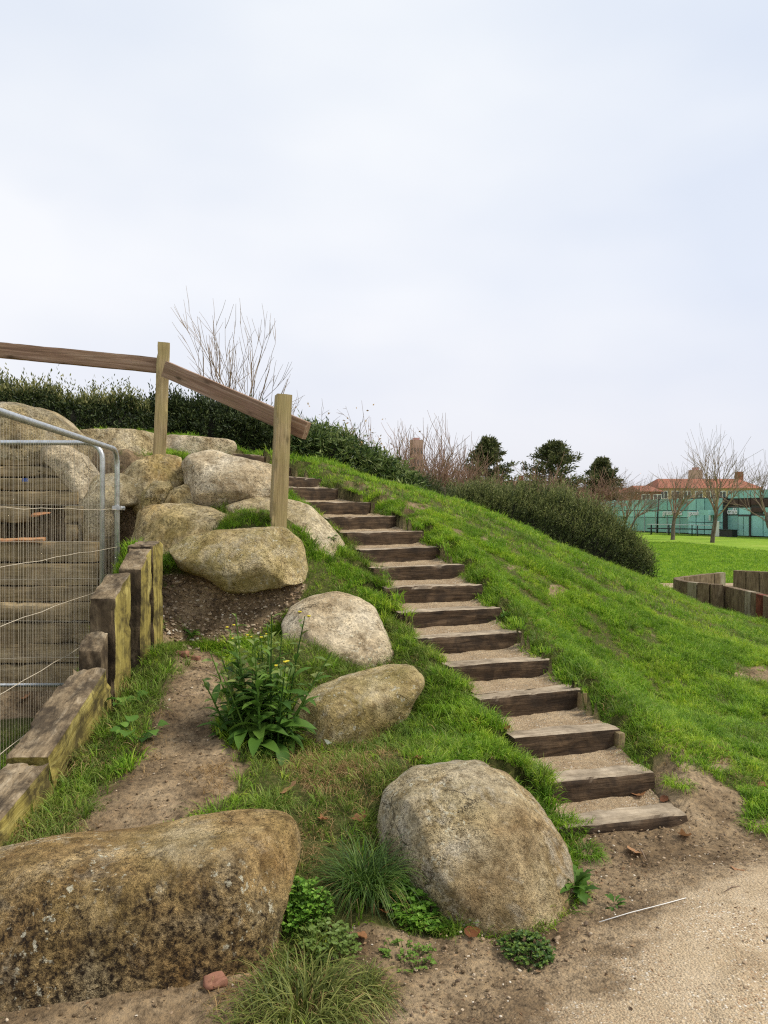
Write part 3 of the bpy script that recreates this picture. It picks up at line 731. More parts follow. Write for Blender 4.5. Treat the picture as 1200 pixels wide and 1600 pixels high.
boulder([(186, 745), (213, 722), (250, 709), (282, 711), (294, 740), (300, 790), (270, 805), (230, 792), (193, 765)], 7.0, .3, 'stone_ochre', 'yellow-brown domed boulder under the upper fence post', seed=7, amp=.015, below=.3, lean=.3)
boulder([(201, 838), (213, 800), (235, 788), (290, 787), (330, 794), (357, 805), (357, 832), (300, 860), (250, 870), (213, 865)], 6.3, .28, 'stone_ochre', 'ochre streaked slab boulder just above the sleeper posts', seed=8, power=.7, amp=.02, below=.25, lean=.5)
boulder([(266, 857), (290, 838), (330, 829), (400, 823), (440, 821), (467, 845), (478, 880), (482, 896), (470, 896), (430, 902), (400, 906), (360, 906), (330, 896), (284, 884)], 5.85, .3, 'stone_mossy', 'broad tan boulder overhanging the gravelly bank below the lower fence post', seed=9, sub=6, power=.6, amp=.024, below=.1, lean=.5, flare=0, cuts=3, kexp=.65, planes=[((-.3, -.6, .75), .78)])
boulder([(126, 762), (150, 741), (200, 744), (238, 750), (248, 765), (236, 786), (192, 795), (180, 830), (150, 840), (132, 802)], 6.85, .3, 'stone_tan', 'cracked brown boulder behind the end uprights of the mesh fence', seed=10, amp=.03, below=.4, lean=.3)
boulder([(222, 768), (240, 752), (265, 750), (273, 765), (256, 782), (228, 788)], 6.7, .16, 'stone_mossy', 'smallest boulder, wedged below the yellow-brown dome', seed=11, amp=.015, below=.2)
boulder([(95, 676), (150, 671), (200, 671), (246, 678), (256, 700), (244, 722), (205, 727), (180, 715), (110, 705)], 7.6, .4, 'stone_tan', 'flat-topped boulder left of the upper fence post at the hedge foot', seed=12, power=.65, amp=.03, below=.2)
boulder([(236, 686), (270, 680), (320, 685), (365, 687), (370, 699), (342, 709), (300, 708), (262, 716), (240, 706)], 8.0, .35, 'stone_pale', 'low pale slab boulder right of the upper fence post at the hedge foot', seed=13, power=.65, amp=.025, below=.2)
boulder([(-120, 645), (-40, 636), (40, 633), (75, 640), (102, 655), (118, 670), (142, 690), (135, 725), (60, 715), (-120, 700)], 7.1, .4, 'stone_tan', 'big tan boulder on top of the horizontal timbers behind the mesh fence', seed=14, power=.65, amp=.03, below=.2)
boulder([(62, 690), (95, 690), (135, 712), (156, 745), (142, 768), (112, 750), (72, 722)], 6.75, .2, 'stone_pale', 'slanting slab seen through the mesh at the stepped timber ends', seed=15, power=.7, amp=.015, below=.2)
boulder([(240, 775), (290, 755), (330, 765), (345, 785), (330, 810), (270, 810)], 6.75, .22, 'stone_ochre', 'half-buried ochre boulder under the pale smooth one', seed=16, amp=.02, below=.3)

def lichen(b, u, v, r, seed=0, ar=1.0):
    """a crust of pale lichen: a skin just proud of the stone's surface"""
    me = b.data; n = len(me.vertices); co = np.empty(n * 3, np.float32); me.vertices.foreach_get('co', co); co = co.reshape(-1, 3)
    no = np.empty(n * 3, np.float32); me.vertex_normals.foreach_get('vector', no); no = no.reshape(-1, 3)
    w = co + np.array(b.location); pu, pv = UV(w[:, 0], w[:, 1], w[:, 2]); d = np.hypot(pu - u, pv - v) + (no[:, 1] > 0) * 1e4
    c = co[d.argmin()]; q = (co - c) / np.array([1, 1, ar]); dd = np.linalg.norm(q, axis=1) + fbm(co * 45 + seed, 3, seed) * r * .55
    F = np.empty(len(me.polygons) * 3, np.int32); me.polygons.foreach_get('vertices', F); F = F.reshape(-1, 3)
    F = F[(dd[F] < r).all(1)]
    if not len(F): return
    us = np.unique(F); mp = np.zeros(n, int); mp[us] = np.arange(len(us))
    obj('lichen_patch', mesh_np('lichen_patch', co[us] + no[us] * .0025, mp[F], True), M['lichen'], b)
_b = [o for o in bpy.data.objects if o.name.startswith('boulder')]
lichen(_b[2], 513, 1156, .035, 1)

# ------------------------------------------------------------------ post and rail fence
def build_rail_fence():
    p1 = P(249, 714, 7.0); p2 = P(434, 824, 6.1)
    root = empty('rail_fence', p2); tag(root, 'two weathered wooden posts carrying sloping brown rails', 'fence')
    def post(base, top, w, seed, tw):
        d = top - base; L = d.length + .35
        me = rough_box('post', L, w, w, 40, 6, 6, .006, .005, 14, seed=seed, chip=.018)
        o = obj('post', me, M['post_wood'], root)
        q = d.to_track_quat('X', 'Y'); o.rotation_mode = 'QUATERNION'
        q = q @ Euler((tw, 0, 0)).to_quaternion(); o.rotation_quaternion = q
        o.location = base + d.normalized() * (d.length - L / 2) - p2; return o
    post(p1, P(256, 536, 7.0), .115, 1, .3); post(p2, P(443, 617, 6.1), .125, 2, .35)
    def rail(a, b, h, th, seed):
        d = b - a; me = rough_box('rail', d.length, th, h, 50, 3, 5, .006, .0035, 9, seed=seed, chip=.006)
        o = obj('rail', me, M['rail_wood'], root)
        x = d.normalized(); yv = Vector((0, 0, 1)).cross(x).normalized(); z = x.cross(yv)
        o.matrix_basis = Matrix.Translation((a + b) / 2 - p2) @ Matrix((x, yv, z)).transposed().to_4x4()
    rail(P(259, 577, 6.90), P(477, 671, 6.10) + Vector((0, .115, 0)), .152, .07, 3)
    a = P(246, 571, 7.02); b = P(0, 547, 6.9); rail(a, a + (b - a) * 1.9, .142, .07, 4)
build_rail_fence()

# ------------------------------------------------------------------ sleeper edging
def build_edging():
    root = empty('timber_edging', (-1.75, 3.0, 0)); tag(root, 'row of rotting upright sleepers holding the bank, their sides green with algae', 'edging')
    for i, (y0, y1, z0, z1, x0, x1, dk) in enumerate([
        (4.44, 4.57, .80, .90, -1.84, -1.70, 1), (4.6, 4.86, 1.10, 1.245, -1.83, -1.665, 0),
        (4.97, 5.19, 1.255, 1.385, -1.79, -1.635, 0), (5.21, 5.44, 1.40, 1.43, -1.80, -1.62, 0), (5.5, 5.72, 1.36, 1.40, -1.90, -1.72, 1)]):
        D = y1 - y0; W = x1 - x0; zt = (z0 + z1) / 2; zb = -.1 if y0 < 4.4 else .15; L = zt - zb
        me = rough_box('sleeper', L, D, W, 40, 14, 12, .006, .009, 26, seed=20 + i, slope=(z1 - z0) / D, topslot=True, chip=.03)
        o = obj('sleeper', me, [M['sleeper_rot'] if dk else M['sleeper_green'], M['sleeper_rot'], M['sleeper_top']], root)  # rotten wood; on dk posts its dark colour also paints the hollow's shade
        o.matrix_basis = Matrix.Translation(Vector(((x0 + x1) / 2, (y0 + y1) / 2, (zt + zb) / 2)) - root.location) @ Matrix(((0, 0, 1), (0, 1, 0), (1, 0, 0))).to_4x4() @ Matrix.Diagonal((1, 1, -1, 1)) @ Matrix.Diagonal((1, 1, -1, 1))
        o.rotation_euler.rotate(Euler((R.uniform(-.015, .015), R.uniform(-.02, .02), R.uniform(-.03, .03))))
build_edging()
def build_edging_beams():
    root = bpy.data.objects['timber_edging']
    for i, (a, b, x, w, h) in enumerate([(Vector((0, 3.62, .44)), Vector((0, 4.4, .715)), -1.75, .215, .34), (Vector((0, 2.3, .17)), Vector((0, 3.6, .43)), -1.73, .22, .34)]):
        d = b - a; me = rough_box('sleeper', d.length, w, h, 60, 10, 10, .008, .016, 22, seed=40 + i, chip=.045, zslot=True)
        o = obj('sleeper', me, [M['sleeper_green'], M['sleeper_top']], root); xv = d.normalized(); yv = Vector((-1, 0, 0)); zv = xv.cross(yv)
        o.matrix_basis = Matrix.Translation((a + b) / 2 + Vector((x, 0, 0)) - zv * h / 2 - root.location) @ Matrix((xv, yv, zv)).transposed().to_4x4()
build_edging_beams()

# ------------------------------------------------------------------ horizontal timber wall behind the mesh fence
def build_timber_wall():
    root = empty('timber_wall', (-3, 6.1, .3)); tag(root, 'retaining wall of stacked horizontal sleepers with a rotted hole, behind mesh fence', 'wall')
    rows = [(1085, 1037, 160, 6.35), (1037, 1006, 158, 6.36), (1006, 972, 157, 6.38), (972, 941, 156, 6.38), (941, 916, 155, 6.43), (916, 880, 153, 6.45), (880, 846, 150, 6.48),
            (846, 818, None, 6.53), (818, 790, None, 6.55), (790, 767, 122, 6.59), (767, 746, 116, 6.63), (746, 728, 108, 6.69), (728, 708, 98, 6.75), (708, 691, 90, 6.81), (691, 672, 78, 6.89)]
    k = 0
    for (vb, vt, ur, y) in rows:
        zb = P(0, vb, y).z; zt = P(0, vt, y).z; H = zt - zb - .006
        if vb == 846: spans = [(-5.0, P(-6, 0, y).x), (P(102, 0, y).x, P(120, 0, y).x)]
        elif vb == 818: spans = [(-5.0, P(44, 0, y).x), (P(100, 0, y).x, P(130, 0, y).x)]
        else: spans = [(-5.2, P(ur, 0, y).x)]
        for (xa, xb) in spans:
            L = xb - xa; me = rough_box('sleeper', L, .22, H, max(8, int(L * 18)), 3, 5, .014, .014, 10, seed=50 + k, chip=.03)
            o = obj('sleeper', me, M['wall_wood'], root)
            o.location = Vector(((xa + xb) / 2, y + .11 + R.uniform(-.012, .012), (zb + zt) / 2)) - root.location; o.rotation_euler = (R.uniform(-.03, .03), R.uniform(-.004, .004), 0); k += 1
    for (u0, v0, u1, v1, y) in ((48, 805, 80, 801, 6.56), (-20, 845, 70, 843, 6.46)):
        a = P(u0, v0, y); b = P(u1, v1, y)
        me = rough_box('splinter', (b - a).length, .06, .03, 14, 2, 2, .01, .012, 25, seed=k, chip=.02); k += 1
        o = obj('splinter', me, M['raw_wood'], root); o.location = (a + b) / 2 - root.location; o.rotation_euler = (.3, -math.atan2(b.z - a.z, b.x - a.x), 0)
        o['label'] = 'orange splinter of freshly broken sleeper'
build_timber_wall()

# ------------------------------------------------------------------ mesh site fencing
def build_mesh_panel(label, origin, yaw, L, H, clip=False, tagc=False, wr=.0017):
    root = empty('mesh_fence_panel', origin, (0, 0, yaw)); tag(root, label, 'mesh fence', 'galvanised mesh fence panels')
    r = .021; rad = .13
    g = Geo(); pts = [(0, 0, -.02), (0, 0, H - rad)]
    for q in range(1, 7):
        a = math.pi / 2 * q / 6; pts.append((rad - rad * math.cos(a), 0, H - rad + rad * math.sin(a)))
    pts.append((L - rad, 0, H))
    for q in range(1, 7):
        a = math.pi / 2 * q / 6; pts.append((L - rad + rad * math.sin(a), 0, H - rad + rad * math.cos(a)))
    pts.append((L, 0, -.02)); g.tube(pts, r, 12)
    obj('frame', g.mesh('frame', True), M['galvanised'], root)
    g = Geo(); g.tube([(0, 0, .1), (L, 0, .1)], .016, 10); obj('bottom_rail', g.mesh('bottom_rail', True), M['galvanised'], root)
    g = Geo(); n = int(L / .0375)
    for q in range(1, n):
        x = L * q / n; zt = H if rad < x < L - rad else H - rad + math.sqrt(max(rad ** 2 - (rad - min(x, L - x)) ** 2, 0))
        dx = R.uniform(-.003, .003); dy = R.uniform(-.004, .004)
        g.tube([(x, 0, .05), (x + dx, dy, H * .5), (x, 0, zt)], wr, 3, False)
    for z in (.32, .62, .96, 1.26, 1.56):
        if z > H - .1: break
        pp = [(L * q / 14, R.uniform(-.006, .006), z + R.uniform(-.006, .006)) for q in range(15)]
        g.tube(pp, .0022, 4, False)
    w = obj('wire_mesh', g.mesh('wire_mesh', True), M['wire'], root); w['kind'] = 'stuff'
    if clip:
        g = Geo(); g.box((-.05, 0, H - .47), (.085, .03, .017)); g.tube([(-.05, -.05, H - .47), (-.05, .05, H - .47)], .012, 8)
        obj('clamp', g.mesh('clamp'), M['galvanised'], root)
    if tagc:
        g = Geo(); g.box((.63, -.02, H - .3), (.02, .012, .014)); obj('cable_tie', g.mesh('cable_tie'), M['blue_plastic'], root)
    return root
cA = P(160, 800, 6.0); cB = P(183, 800, 6.0)
build_mesh_panel('mesh fence panel standing across the timber wall, with level top tube', (cA.x, cA.y, .14), math.pi + .02, 3.45, P(0, 692, 6.0).z - .14, tagc=True)
pB2 = P(0, 638, 3.72); dv = Vector((pB2.x - cB.x, pB2.y - cB.y, 0))
build_mesh_panel('mesh fence panel running toward the viewer beside the rotting sleepers', (cB.x, cB.y, .1), math.atan2(dv.y, dv.x), 3.45, P(183, 703, 6.0).z - .1, clip=True, wr=.0007)

# ------------------------------------------------------------------ grass and other ground cover
def source_collection(name, meshes, mat):
    c = bpy.data.collections.new(name)
    for i, me in enumerate(meshes):
        if not me.materials: me.materials.append(mat)
        o = bpy.data.objects.new('%s_%02d' % (name, i), me); c.objects.link(o)
    return c

def scatter(name, pts, rot, scl, idx, coll, label, cat=None, parent=None):
    me = bpy.data.meshes.new(name); me.vertices.add(len(pts)); me.vertices.foreach_set('co', np.asarray(pts, np.float32).ravel())
    a = me.attributes.new('rot', 'FLOAT_VECTOR', 'POINT'); a.data.foreach_set('vector', np.asarray(rot, np.float32).ravel())
    a = me.attributes.new('scl', 'FLOAT', 'POINT'); a.data.foreach_set('value', np.asarray(scl, np.float32))
    a = me.attributes.new('idx', 'INT', 'POINT'); a.data.foreach_set('value', np.asarray(idx, np.int32))
    o = obj(name, me, None, parent); tag(o, label, cat, kind='stuff')
    ng = bpy.data.node_groups.new(name, 'GeometryNodeTree')
    ng.interface.new_socket('Geometry', in_out='INPUT', socket_type='NodeSocketGeometry')
    ng.interface.new_socket('Geometry', in_out='OUTPUT', socket_type='NodeSocketGeometry')
    gi = ng.nodes.new('NodeGroupInput'); go = ng.nodes.new('NodeGroupOutput')
    ip = ng.nodes.new('GeometryNodeInstanceOnPoints'); ci = ng.nodes.new('GeometryNodeCollectionInfo')
    ci.inputs['Collection'].default_value = coll; ci.inputs['Separate Children'].default_value = True; ci.inputs['Reset Children'].default_value = True
    def na(n, t):
        q = ng.nodes.new('GeometryNodeInputNamedAttribute'); q.data_type = t; q.inputs['Name'].default_value = n
        return [x for x in q.outputs if x.enabled and x.name == 'Attribute'][0]
    e2r = ng.nodes.new('FunctionNodeEulerToRotation')
    ng.links.new(na('rot', 'FLOAT_VECTOR'), e2r.inputs[0])
    ng.links.new(gi.outputs[0], ip.inputs['Points']); ng.links.new(ci.outputs[0], ip.inputs['Instance'])
    ip.inputs['Pick Instance'].default_value = True
    ng.links.new(na('idx', 'INT'), ip.inputs['Instance Index']); ng.links.new(e2r.outputs[0], ip.inputs['Rotation'])
    ng.links.new(na('scl', 'FLOAT'), ip.inputs['Scale']); ng.links.new(ip.outputs[0], go.inputs[0])
    md = o.modifiers.new('scatter', 'NODES'); md.node_group = ng
    return o

def tuft(name, n, rad, h, w, lean=.5, droop=.3, seed=0, seg=3, flat=0.0):
    """blades of grass, each a narrow folded strip"""
    rr = np.random.default_rng(seed); V = []; F = []; sh = []
    for b in range(n):
        a = rr.uniform(0, 2 * math.pi); d = rad * math.sqrt(rr.random()); bx, by = d * math.cos(a), d * math.sin(a)
        az = a + rr.normal() * .9; ln = h * rr.uniform(.45, 1.1); wd = w * rr.uniform(.7, 1.25)
        le = abs(rr.normal()) * lean * .6 + lean * .25 + (d / max(rad, 1e-6)) * lean * .5
        p = np.array([bx, by, -.008]); ang = le * .35; tip = rr.random(); base = len(V)
        side = np.array([-math.sin(az + rr.normal() * .5), math.cos(az + rr.normal() * .5), 0])
        for q in range(seg + 1):
            f = q / seg; ww = wd * (1 - f ** 1.6) * .5
            if q < seg:
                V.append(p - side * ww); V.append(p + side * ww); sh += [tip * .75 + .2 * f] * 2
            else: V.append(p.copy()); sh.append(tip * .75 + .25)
            dz = math.cos(ang); dh = math.sin(ang)
            p = p + np.array([math.cos(az) * dh, math.sin(az) * dh, dz]) * ln / seg; ang = min(ang + le * .55 + droop * f, 2.3)
        for q in range(seg - 1): F.append((base + 2 * q, base + 2 * q + 1, base + 2 * q + 3)); F.append((base + 2 * q, base + 2 * q + 3, base + 2 * q + 2))
        q = base + 2 * (seg - 1); F.append((q, q + 1, q + 2))
    return mesh_np(name, np.array(V), np.array(F), False, {'shade': np.clip(sh, 0, 1)})

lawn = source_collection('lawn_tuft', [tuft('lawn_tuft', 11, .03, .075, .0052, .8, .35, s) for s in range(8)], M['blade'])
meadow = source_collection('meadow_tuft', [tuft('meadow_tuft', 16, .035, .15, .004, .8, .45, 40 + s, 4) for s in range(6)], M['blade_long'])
straw = source_collection('straw_tuft', [tuft('straw_tuft', 10, .03, .11, .003, 1.3, .4, 80 + s, 4) for s in range(5)], M['blade_dry'])
far_t = source_collection('far_tuft', [tuft('far_tuft', 14, .12, .085, .012, .8, .3, 120 + s, 2) for s in range(5)], M['blade'])

def pebble_mesh(seed, flat=.6):
    bm = bmesh.new(); bmesh.ops.create_icosphere(bm, subdivisions=1, radius=1.0); rr = random.Random(seed)
    s = (rr.uniform(.8, 1.3), rr.uniform(.6, 1), rr.uniform(flat * .7, flat * 1.2))
    for v in bm.verts: v.co = Vector((v.co.x * s[0], v.co.y * s[1], v.co.z * s[2])) * rr.uniform(.82, 1.15)
    me = bpy.data.meshes.new('pebble'); bm.to_mesh(me); bm.free(); return me
pebbles = source_collection('pebble_source', [pebble_mesh(s) for s in range(8)], M['pebble'])
crumbs = source_collection('crumb_source', [pebble_mesh(100 + s, .7) for s in range(6)], M['crumb'])

BOULD = [o for o in bpy.data.objects if o.name.startswith('boulder')]
def free_of_boulders(x, y, z):
    """drop points that lie inside a boulder"""
    ok = np.ones(len(x), bool)
    for b in BOULD:
        c = np.array([v.co for v in b.data.vertices]) if 'bb' not in b else None
        lo = np.array(b.bound_box[0]); hi = np.array(b.bound_box[6]); ce = (lo + hi) / 2 + np.array(b.location); h = (hi - lo) / 2
        d = ((x - ce[0]) / (h[0] * .9)) ** 2 + ((y - ce[1]) / (h[1] * .8)) ** 2
        ok &= ~((d < .8) & (z < ce[2] + h[2]) & (z > ce[2] - h[2] * (.55 if b.name == 'boulder.008' else 2)))
    return ok
def points(n, x0, x1, y0, y1):
    x = NR.uniform(x0, x1, n); y = NR.uniform(y0, y1, n); z = height(x, y); return x, y, z
def in_view(x, y, pad=.55): return (np.abs(x) < y * .52 + pad)

def build_grass():
    # short grass on the mound
    n = 130000
    x = np.concatenate([NR.uniform(-2.6, 4.2, n), NR.uniform(-6, 8.5, 60000)]); y = np.concatenate([NR.uniform(2.2, 8, n), NR.uniform(7, 15.5, 60000)])
    z = height(x, y); g = masks(x, y, z)
    clump = n2(x, y, 5, 3, 201)
    keep = (NR.random(len(x)) < g * np.where(clump < -.18, .3, .85)) & in_view(x, y, .7) & free_of_boulders(x, y, z)
    # thin where the left strips are half bare
    scr = n2(x, y, 3.2, 4, 260); keep &= ~((x < .35 - (y - 3) * .12) & (y < 5.3) & (NR.random(len(x)) < np.where(scr > -.02, .93, .45)))
    u_, v_ = UV(x, y, z); ju = n2(x, y, 4, 3, 301) * 40
    for poly, pr in (([(380, 1140), (620, 1160), (645, 1200), (600, 1260), (560, 1300), (500, 1290), (430, 1225)], .85), ([(110, 1050), (265, 1050), (235, 1180), (100, 1310), (-40, 1350), (-40, 1250)], .6), ([(400, 1290), (580, 1290), (660, 1400), (700, 1490), (600, 1640), (400, 1640)], .65)):
        keep &= ~(inside(poly, u_ + ju, v_ + ju) & (y < 5.5) & (NR.random(len(x)) < pr))
    x, y, z, clump = x[keep], y[keep], z[keep], clump[keep]
    sc = (.72 + .5 * (n2(x, y, 1.3, 3, 210) + .3) + clump * 1.0) * NR.uniform(.7, 1.25, len(x)); sc = np.clip(sc, .4, 1.7) * np.where(y > 8, 1.2, 1.0)
    rot = np.stack([NR.normal(0, .16, len(x)), NR.normal(0, .16, len(x)), NR.uniform(0, 6.28, len(x))], 1)
    scatter('mound_grass', np.stack([x, y, z], 1), rot, sc, NR.integers(0, 8, len(x)), lawn, 'short lush green grass covering the mound on both sides of the steps', 'grass')
    # longer grass along stairs, boulders and the sleepers
    L = []
    for k in range(NS - 1):
        for q in range(70):
            t = R.random(); a = SL[k].lerp(SL[k + 1], t); b = SR[k].lerp(SR[k + 1], t); nn = (SL[k] - SR[k]).normalized()
            p = a + nn * (R.uniform(-.06, .16)); L.append((p.x, p.y))
            if q % 2: p = b - nn * R.uniform(-.03, .2); L.append((p.x, p.y))
    for b in BOULD[:9]:
        lo = Vector(b.bound_box[0]); hi = Vector(b.bound_box[6])
        for q in range(170 if b is not BOULD[8] else 40):
            a = R.uniform(0, 6.28); k = R.uniform(.93, 1.2)
            L.append((b.location.x + (lo.x + hi.x) / 2 + math.cos(a) * (hi.x - lo.x) / 2 * k, b.location.y + (lo.y + hi.y) / 2 + math.sin(a) * (hi.y - lo.y) / 2 * k))
    for q in range(520): L.append((R.uniform(-1.6, -1.32) + .05 * math.sin(q), R.uniform(2.9, 5.3)))
    for q in range(900): L.append((R.uniform(-1.0, .5), R.uniform(3.3, 5.2)))
    for q in range(260):
        yy = 3.6 + 9 * R.random() ** 1.2; xx = R.uniform(-.05 * yy, .54 * yy)
        for w in range(R.randrange(3, 14)): L.append((xx + R.gauss(0, .06), yy + R.gauss(0, .06)))
    for q in range(260): L.append((R.uniform(-2.9, -1.95), R.uniform(3.4, 5.5)))
    A = np.array(L); x, y = A[:, 0], A[:, 1]; z = height(x, y); g = masks(x, y, z)
    keep = (NR.random(len(x)) < np.clip(g + np.where(x < -1.3, .5, .0), 0, 1)) & free_of_boulders(x, y, z) & (z < 2.2); x, y, z = x[keep], y[keep], z[keep]
    z = z - .005
    sc = NR.uniform(.45, 1.05, len(x)); rot = np.stack([NR.normal(0, .22, len(x)), NR.normal(0, .22, len(x)), NR.uniform(0, 6.28, len(x))], 1)
    scatter('long_grass', np.stack([x, y, z], 1), rot, sc, NR.integers(0, 6, len(x)), meadow, 'longer ragged grass fringing the steps, boulders and sleepers', 'grass')
    # dead straw
    L = []
    for (u, v, yy, ru, rv, n) in [(510, 1195, 3.95, 85, 45, 520), (560, 1235, 3.7, 60, 40, 120), (180, 1210, 3.9, 70, 50, 150), (60, 1290, 3.2, 90, 40, 110), (450, 1140, 4.3, 60, 30, 90), (330, 1230, 3.6, 40, 25, 40), (480, 1330, 3.2, 60, 50, 70), (430, 1560, 2.55, 120, 40, 130), (1000, 1170, 4.6, 150, 120, 130), (900, 960, 6.8, 180, 100, 200), (740, 830, 9.5, 150, 50, 160), (900, 1440, 3.1, 60, 30, 40)]:
        for q in range(n):
            p = P(u + R.gauss(0, .5) * ru, v, yy); py = p.y + R.gauss(0, .5) * rv / 150 * yy / 4; L.append((p.x, py))
    for q in range(5200):
        yy = 3.3 + 10 * R.random() ** 1.2; xx = R.uniform(-.1 * yy, .55 * yy)
        if n2(np.array([xx]), np.array([yy]), 1.6, 3, 402)[0] > -.05: L.append((xx, yy))
    A = np.array(L); x, y = A[:, 0], A[:, 1]; z = height(x, y); keep = free_of_boulders(x, y, z) & ((masks(x, y, z) > .05) | (x < .4)); x, y, z = x[keep], y[keep], z[keep]
    sc = NR.uniform(.35, 1.0, len(x)); rot = np.stack([NR.normal(0, .3, len(x)), NR.normal(0, .3, len(x)), NR.uniform(0, 6.28, len(x))], 1)
    scatter('dry_grass', np.stack([x, y, z], 1), rot, sc, NR.integers(0, 5, len(x)), straw, 'patches of dead straw-coloured grass between the boulders', 'grass')
    # lawn beyond the mound
    x = NR.uniform(-2, 16, 60000); y = 14 + 26 * NR.random(60000) ** 1.6; z = height(x, y)
    keep = ((x > (y - 8) * .25) & (np.abs(x) < y * .55 + 2)) & ~((np.abs(y - 16.3) < .6) & (x > 3)); x, y, z = x[keep], y[keep], z[keep]
    sc = NR.uniform(.6, 1.2, len(x)); rot = np.stack([NR.normal(0, .2, len(x)), NR.normal(0, .2, len(x)), NR.uniform(0, 6.28, len(x))], 1)
    scatter('lawn_grass', np.stack([x, y, z], 1), rot, sc, NR.integers(0, 5, len(x)), far_t, 'bright mown lawn of the park beyond the mound', 'grass')
build_grass()

def build_pebbles():
    # stones in the bank, on the path and on the earth
    L = []; S_ = []
    for q in range(1700):
        u = R.uniform(240, 480); v = R.uniform(880, 1000); t = (1000 - v) / 120; yy = 5.45 + t * .4
        L.append((P(u, v, yy).x, yy)); S_.append(R.uniform(.004, .016) if R.random() < .85 else R.uniform(.014, .024))
    for q in range(3600):
        L.append((R.uniform(-.2, 2.4), R.uniform(2.2, 3.9))); S_.append(abs(R.gauss(0, .0028)) + .0018)
    for q in range(900):
        L.append((R.uniform(-1.6, -.2), R.uniform(2.2, 5.3))); S_.append(abs(R.gauss(0, .0035)) + .0015)
    A = np.array(L); S_ = np.array(S_); x, y = A[:, 0], A[:, 1]; z = height(x, y); g = masks(x, y, z)
    keep = (g < .5) & free_of_boulders(x, y, z); x, y, z, S_ = x[keep], y[keep], z[keep], S_[keep]
    z = z + np.where((x > .2) & (z < .05), .012, .003)
    rot = np.stack([NR.normal(0, .3, len(x)), NR.normal(0, .3, len(x)), NR.uniform(0, 6.28, len(x))], 1)
    scatter('pebbles', np.stack([x, y, z], 1), rot, S_, NR.integers(0, 8, len(x)), pebbles, 'small mixed pebbles in the bank and on the path', 'pebbles')
    L = []; S_ = []
    for q in range(5200): L.append((R.uniform(-1.7, 2.6), R.uniform(2.2, 5.4))); S_.append(abs(R.gauss(0, .0034)) + .0015)
    A = np.array(L); S_ = np.array(S_); x, y = A[:, 0], A[:, 1]; z = height(x, y); g = masks(x, y, z)
    pth = (x > .75) & (y < 3.15); keep = (g < .5) & free_of_boulders(x, y, z) & ~(pth & (NR.random(len(x)) < .9)); x, y, z, S_ = x[keep], y[keep], z[keep], S_[keep]
    rot = np.stack([NR.normal(0, .3, len(x)), NR.normal(0, .3, len(x)), NR.uniform(0, 6.28, len(x))], 1)
    scatter('soil_crumbs', np.stack([x, y, z + .004], 1), rot, S_, NR.integers(0, 6, len(x)), crumbs, 'crumbs of dark soil lying on the trodden earth', 'soil')
build_pebbles()
def build_litter():
    L = []
    for q in range(1500): L.append((R.uniform(.55, 2.6), R.gauss(3.5, .28)))
    for q in range(700): L.append((R.uniform(-1.5, -.4), R.uniform(2.4, 5.3)))
    for q in range(700): L.append((R.uniform(-.4, .9), R.uniform(2.4, 3.4)))
    for q in range(260): L.append((R.uniform(.9, 2.4), R.uniform(2.3, 3.2)))
    A = np.array(L); x, y = A[:, 0], A[:, 1]; z = height(x, y); g = masks(x, y, z); keep = (g < .5) & free_of_boulders(x, y, z); x, y, z = x[keep], y[keep], z[keep]; n = len(x)
    D = np.stack([NR.normal(size=n), NR.normal(size=n), NR.normal(0, .25, n)], 1); Lr = np.abs(NR.normal(0, .009, n)) + .004
    up = np.stack([NR.normal(0, .4, n), NR.normal(0, .4, n), np.ones(n)], 1)
    tag(obj('leaf_litter', leaf_mesh('leaf_litter', np.stack([x, y, z + .013], 1), D, Lr, Lr * NR.uniform(.2, .7, n), up, .15), M['litter']), 'flecks of dead leaf and bark strewn over the bare earth', 'leaf litter', kind='stuff')
build_litter()

# ------------------------------------------------------------------ hedges
def hedge_frames(path, n):
    pts = [Vector(p) for p in path]; seg = [(pts[i + 1] - pts[i]).length for i in range(len(pts) - 1)]; T = sum(seg); out = []
    return pts, seg, T
def path_at(pts, seg, T, s):
    d = s * T
    for i, l in enumerate(seg):
        if d <= l or i == len(seg) - 1:
            f = max(0, min(1, d / l)); return pts[i].lerp(pts[i + 1], f), (pts[i + 1] - pts[i]).normalized(), i + f
        d -= l

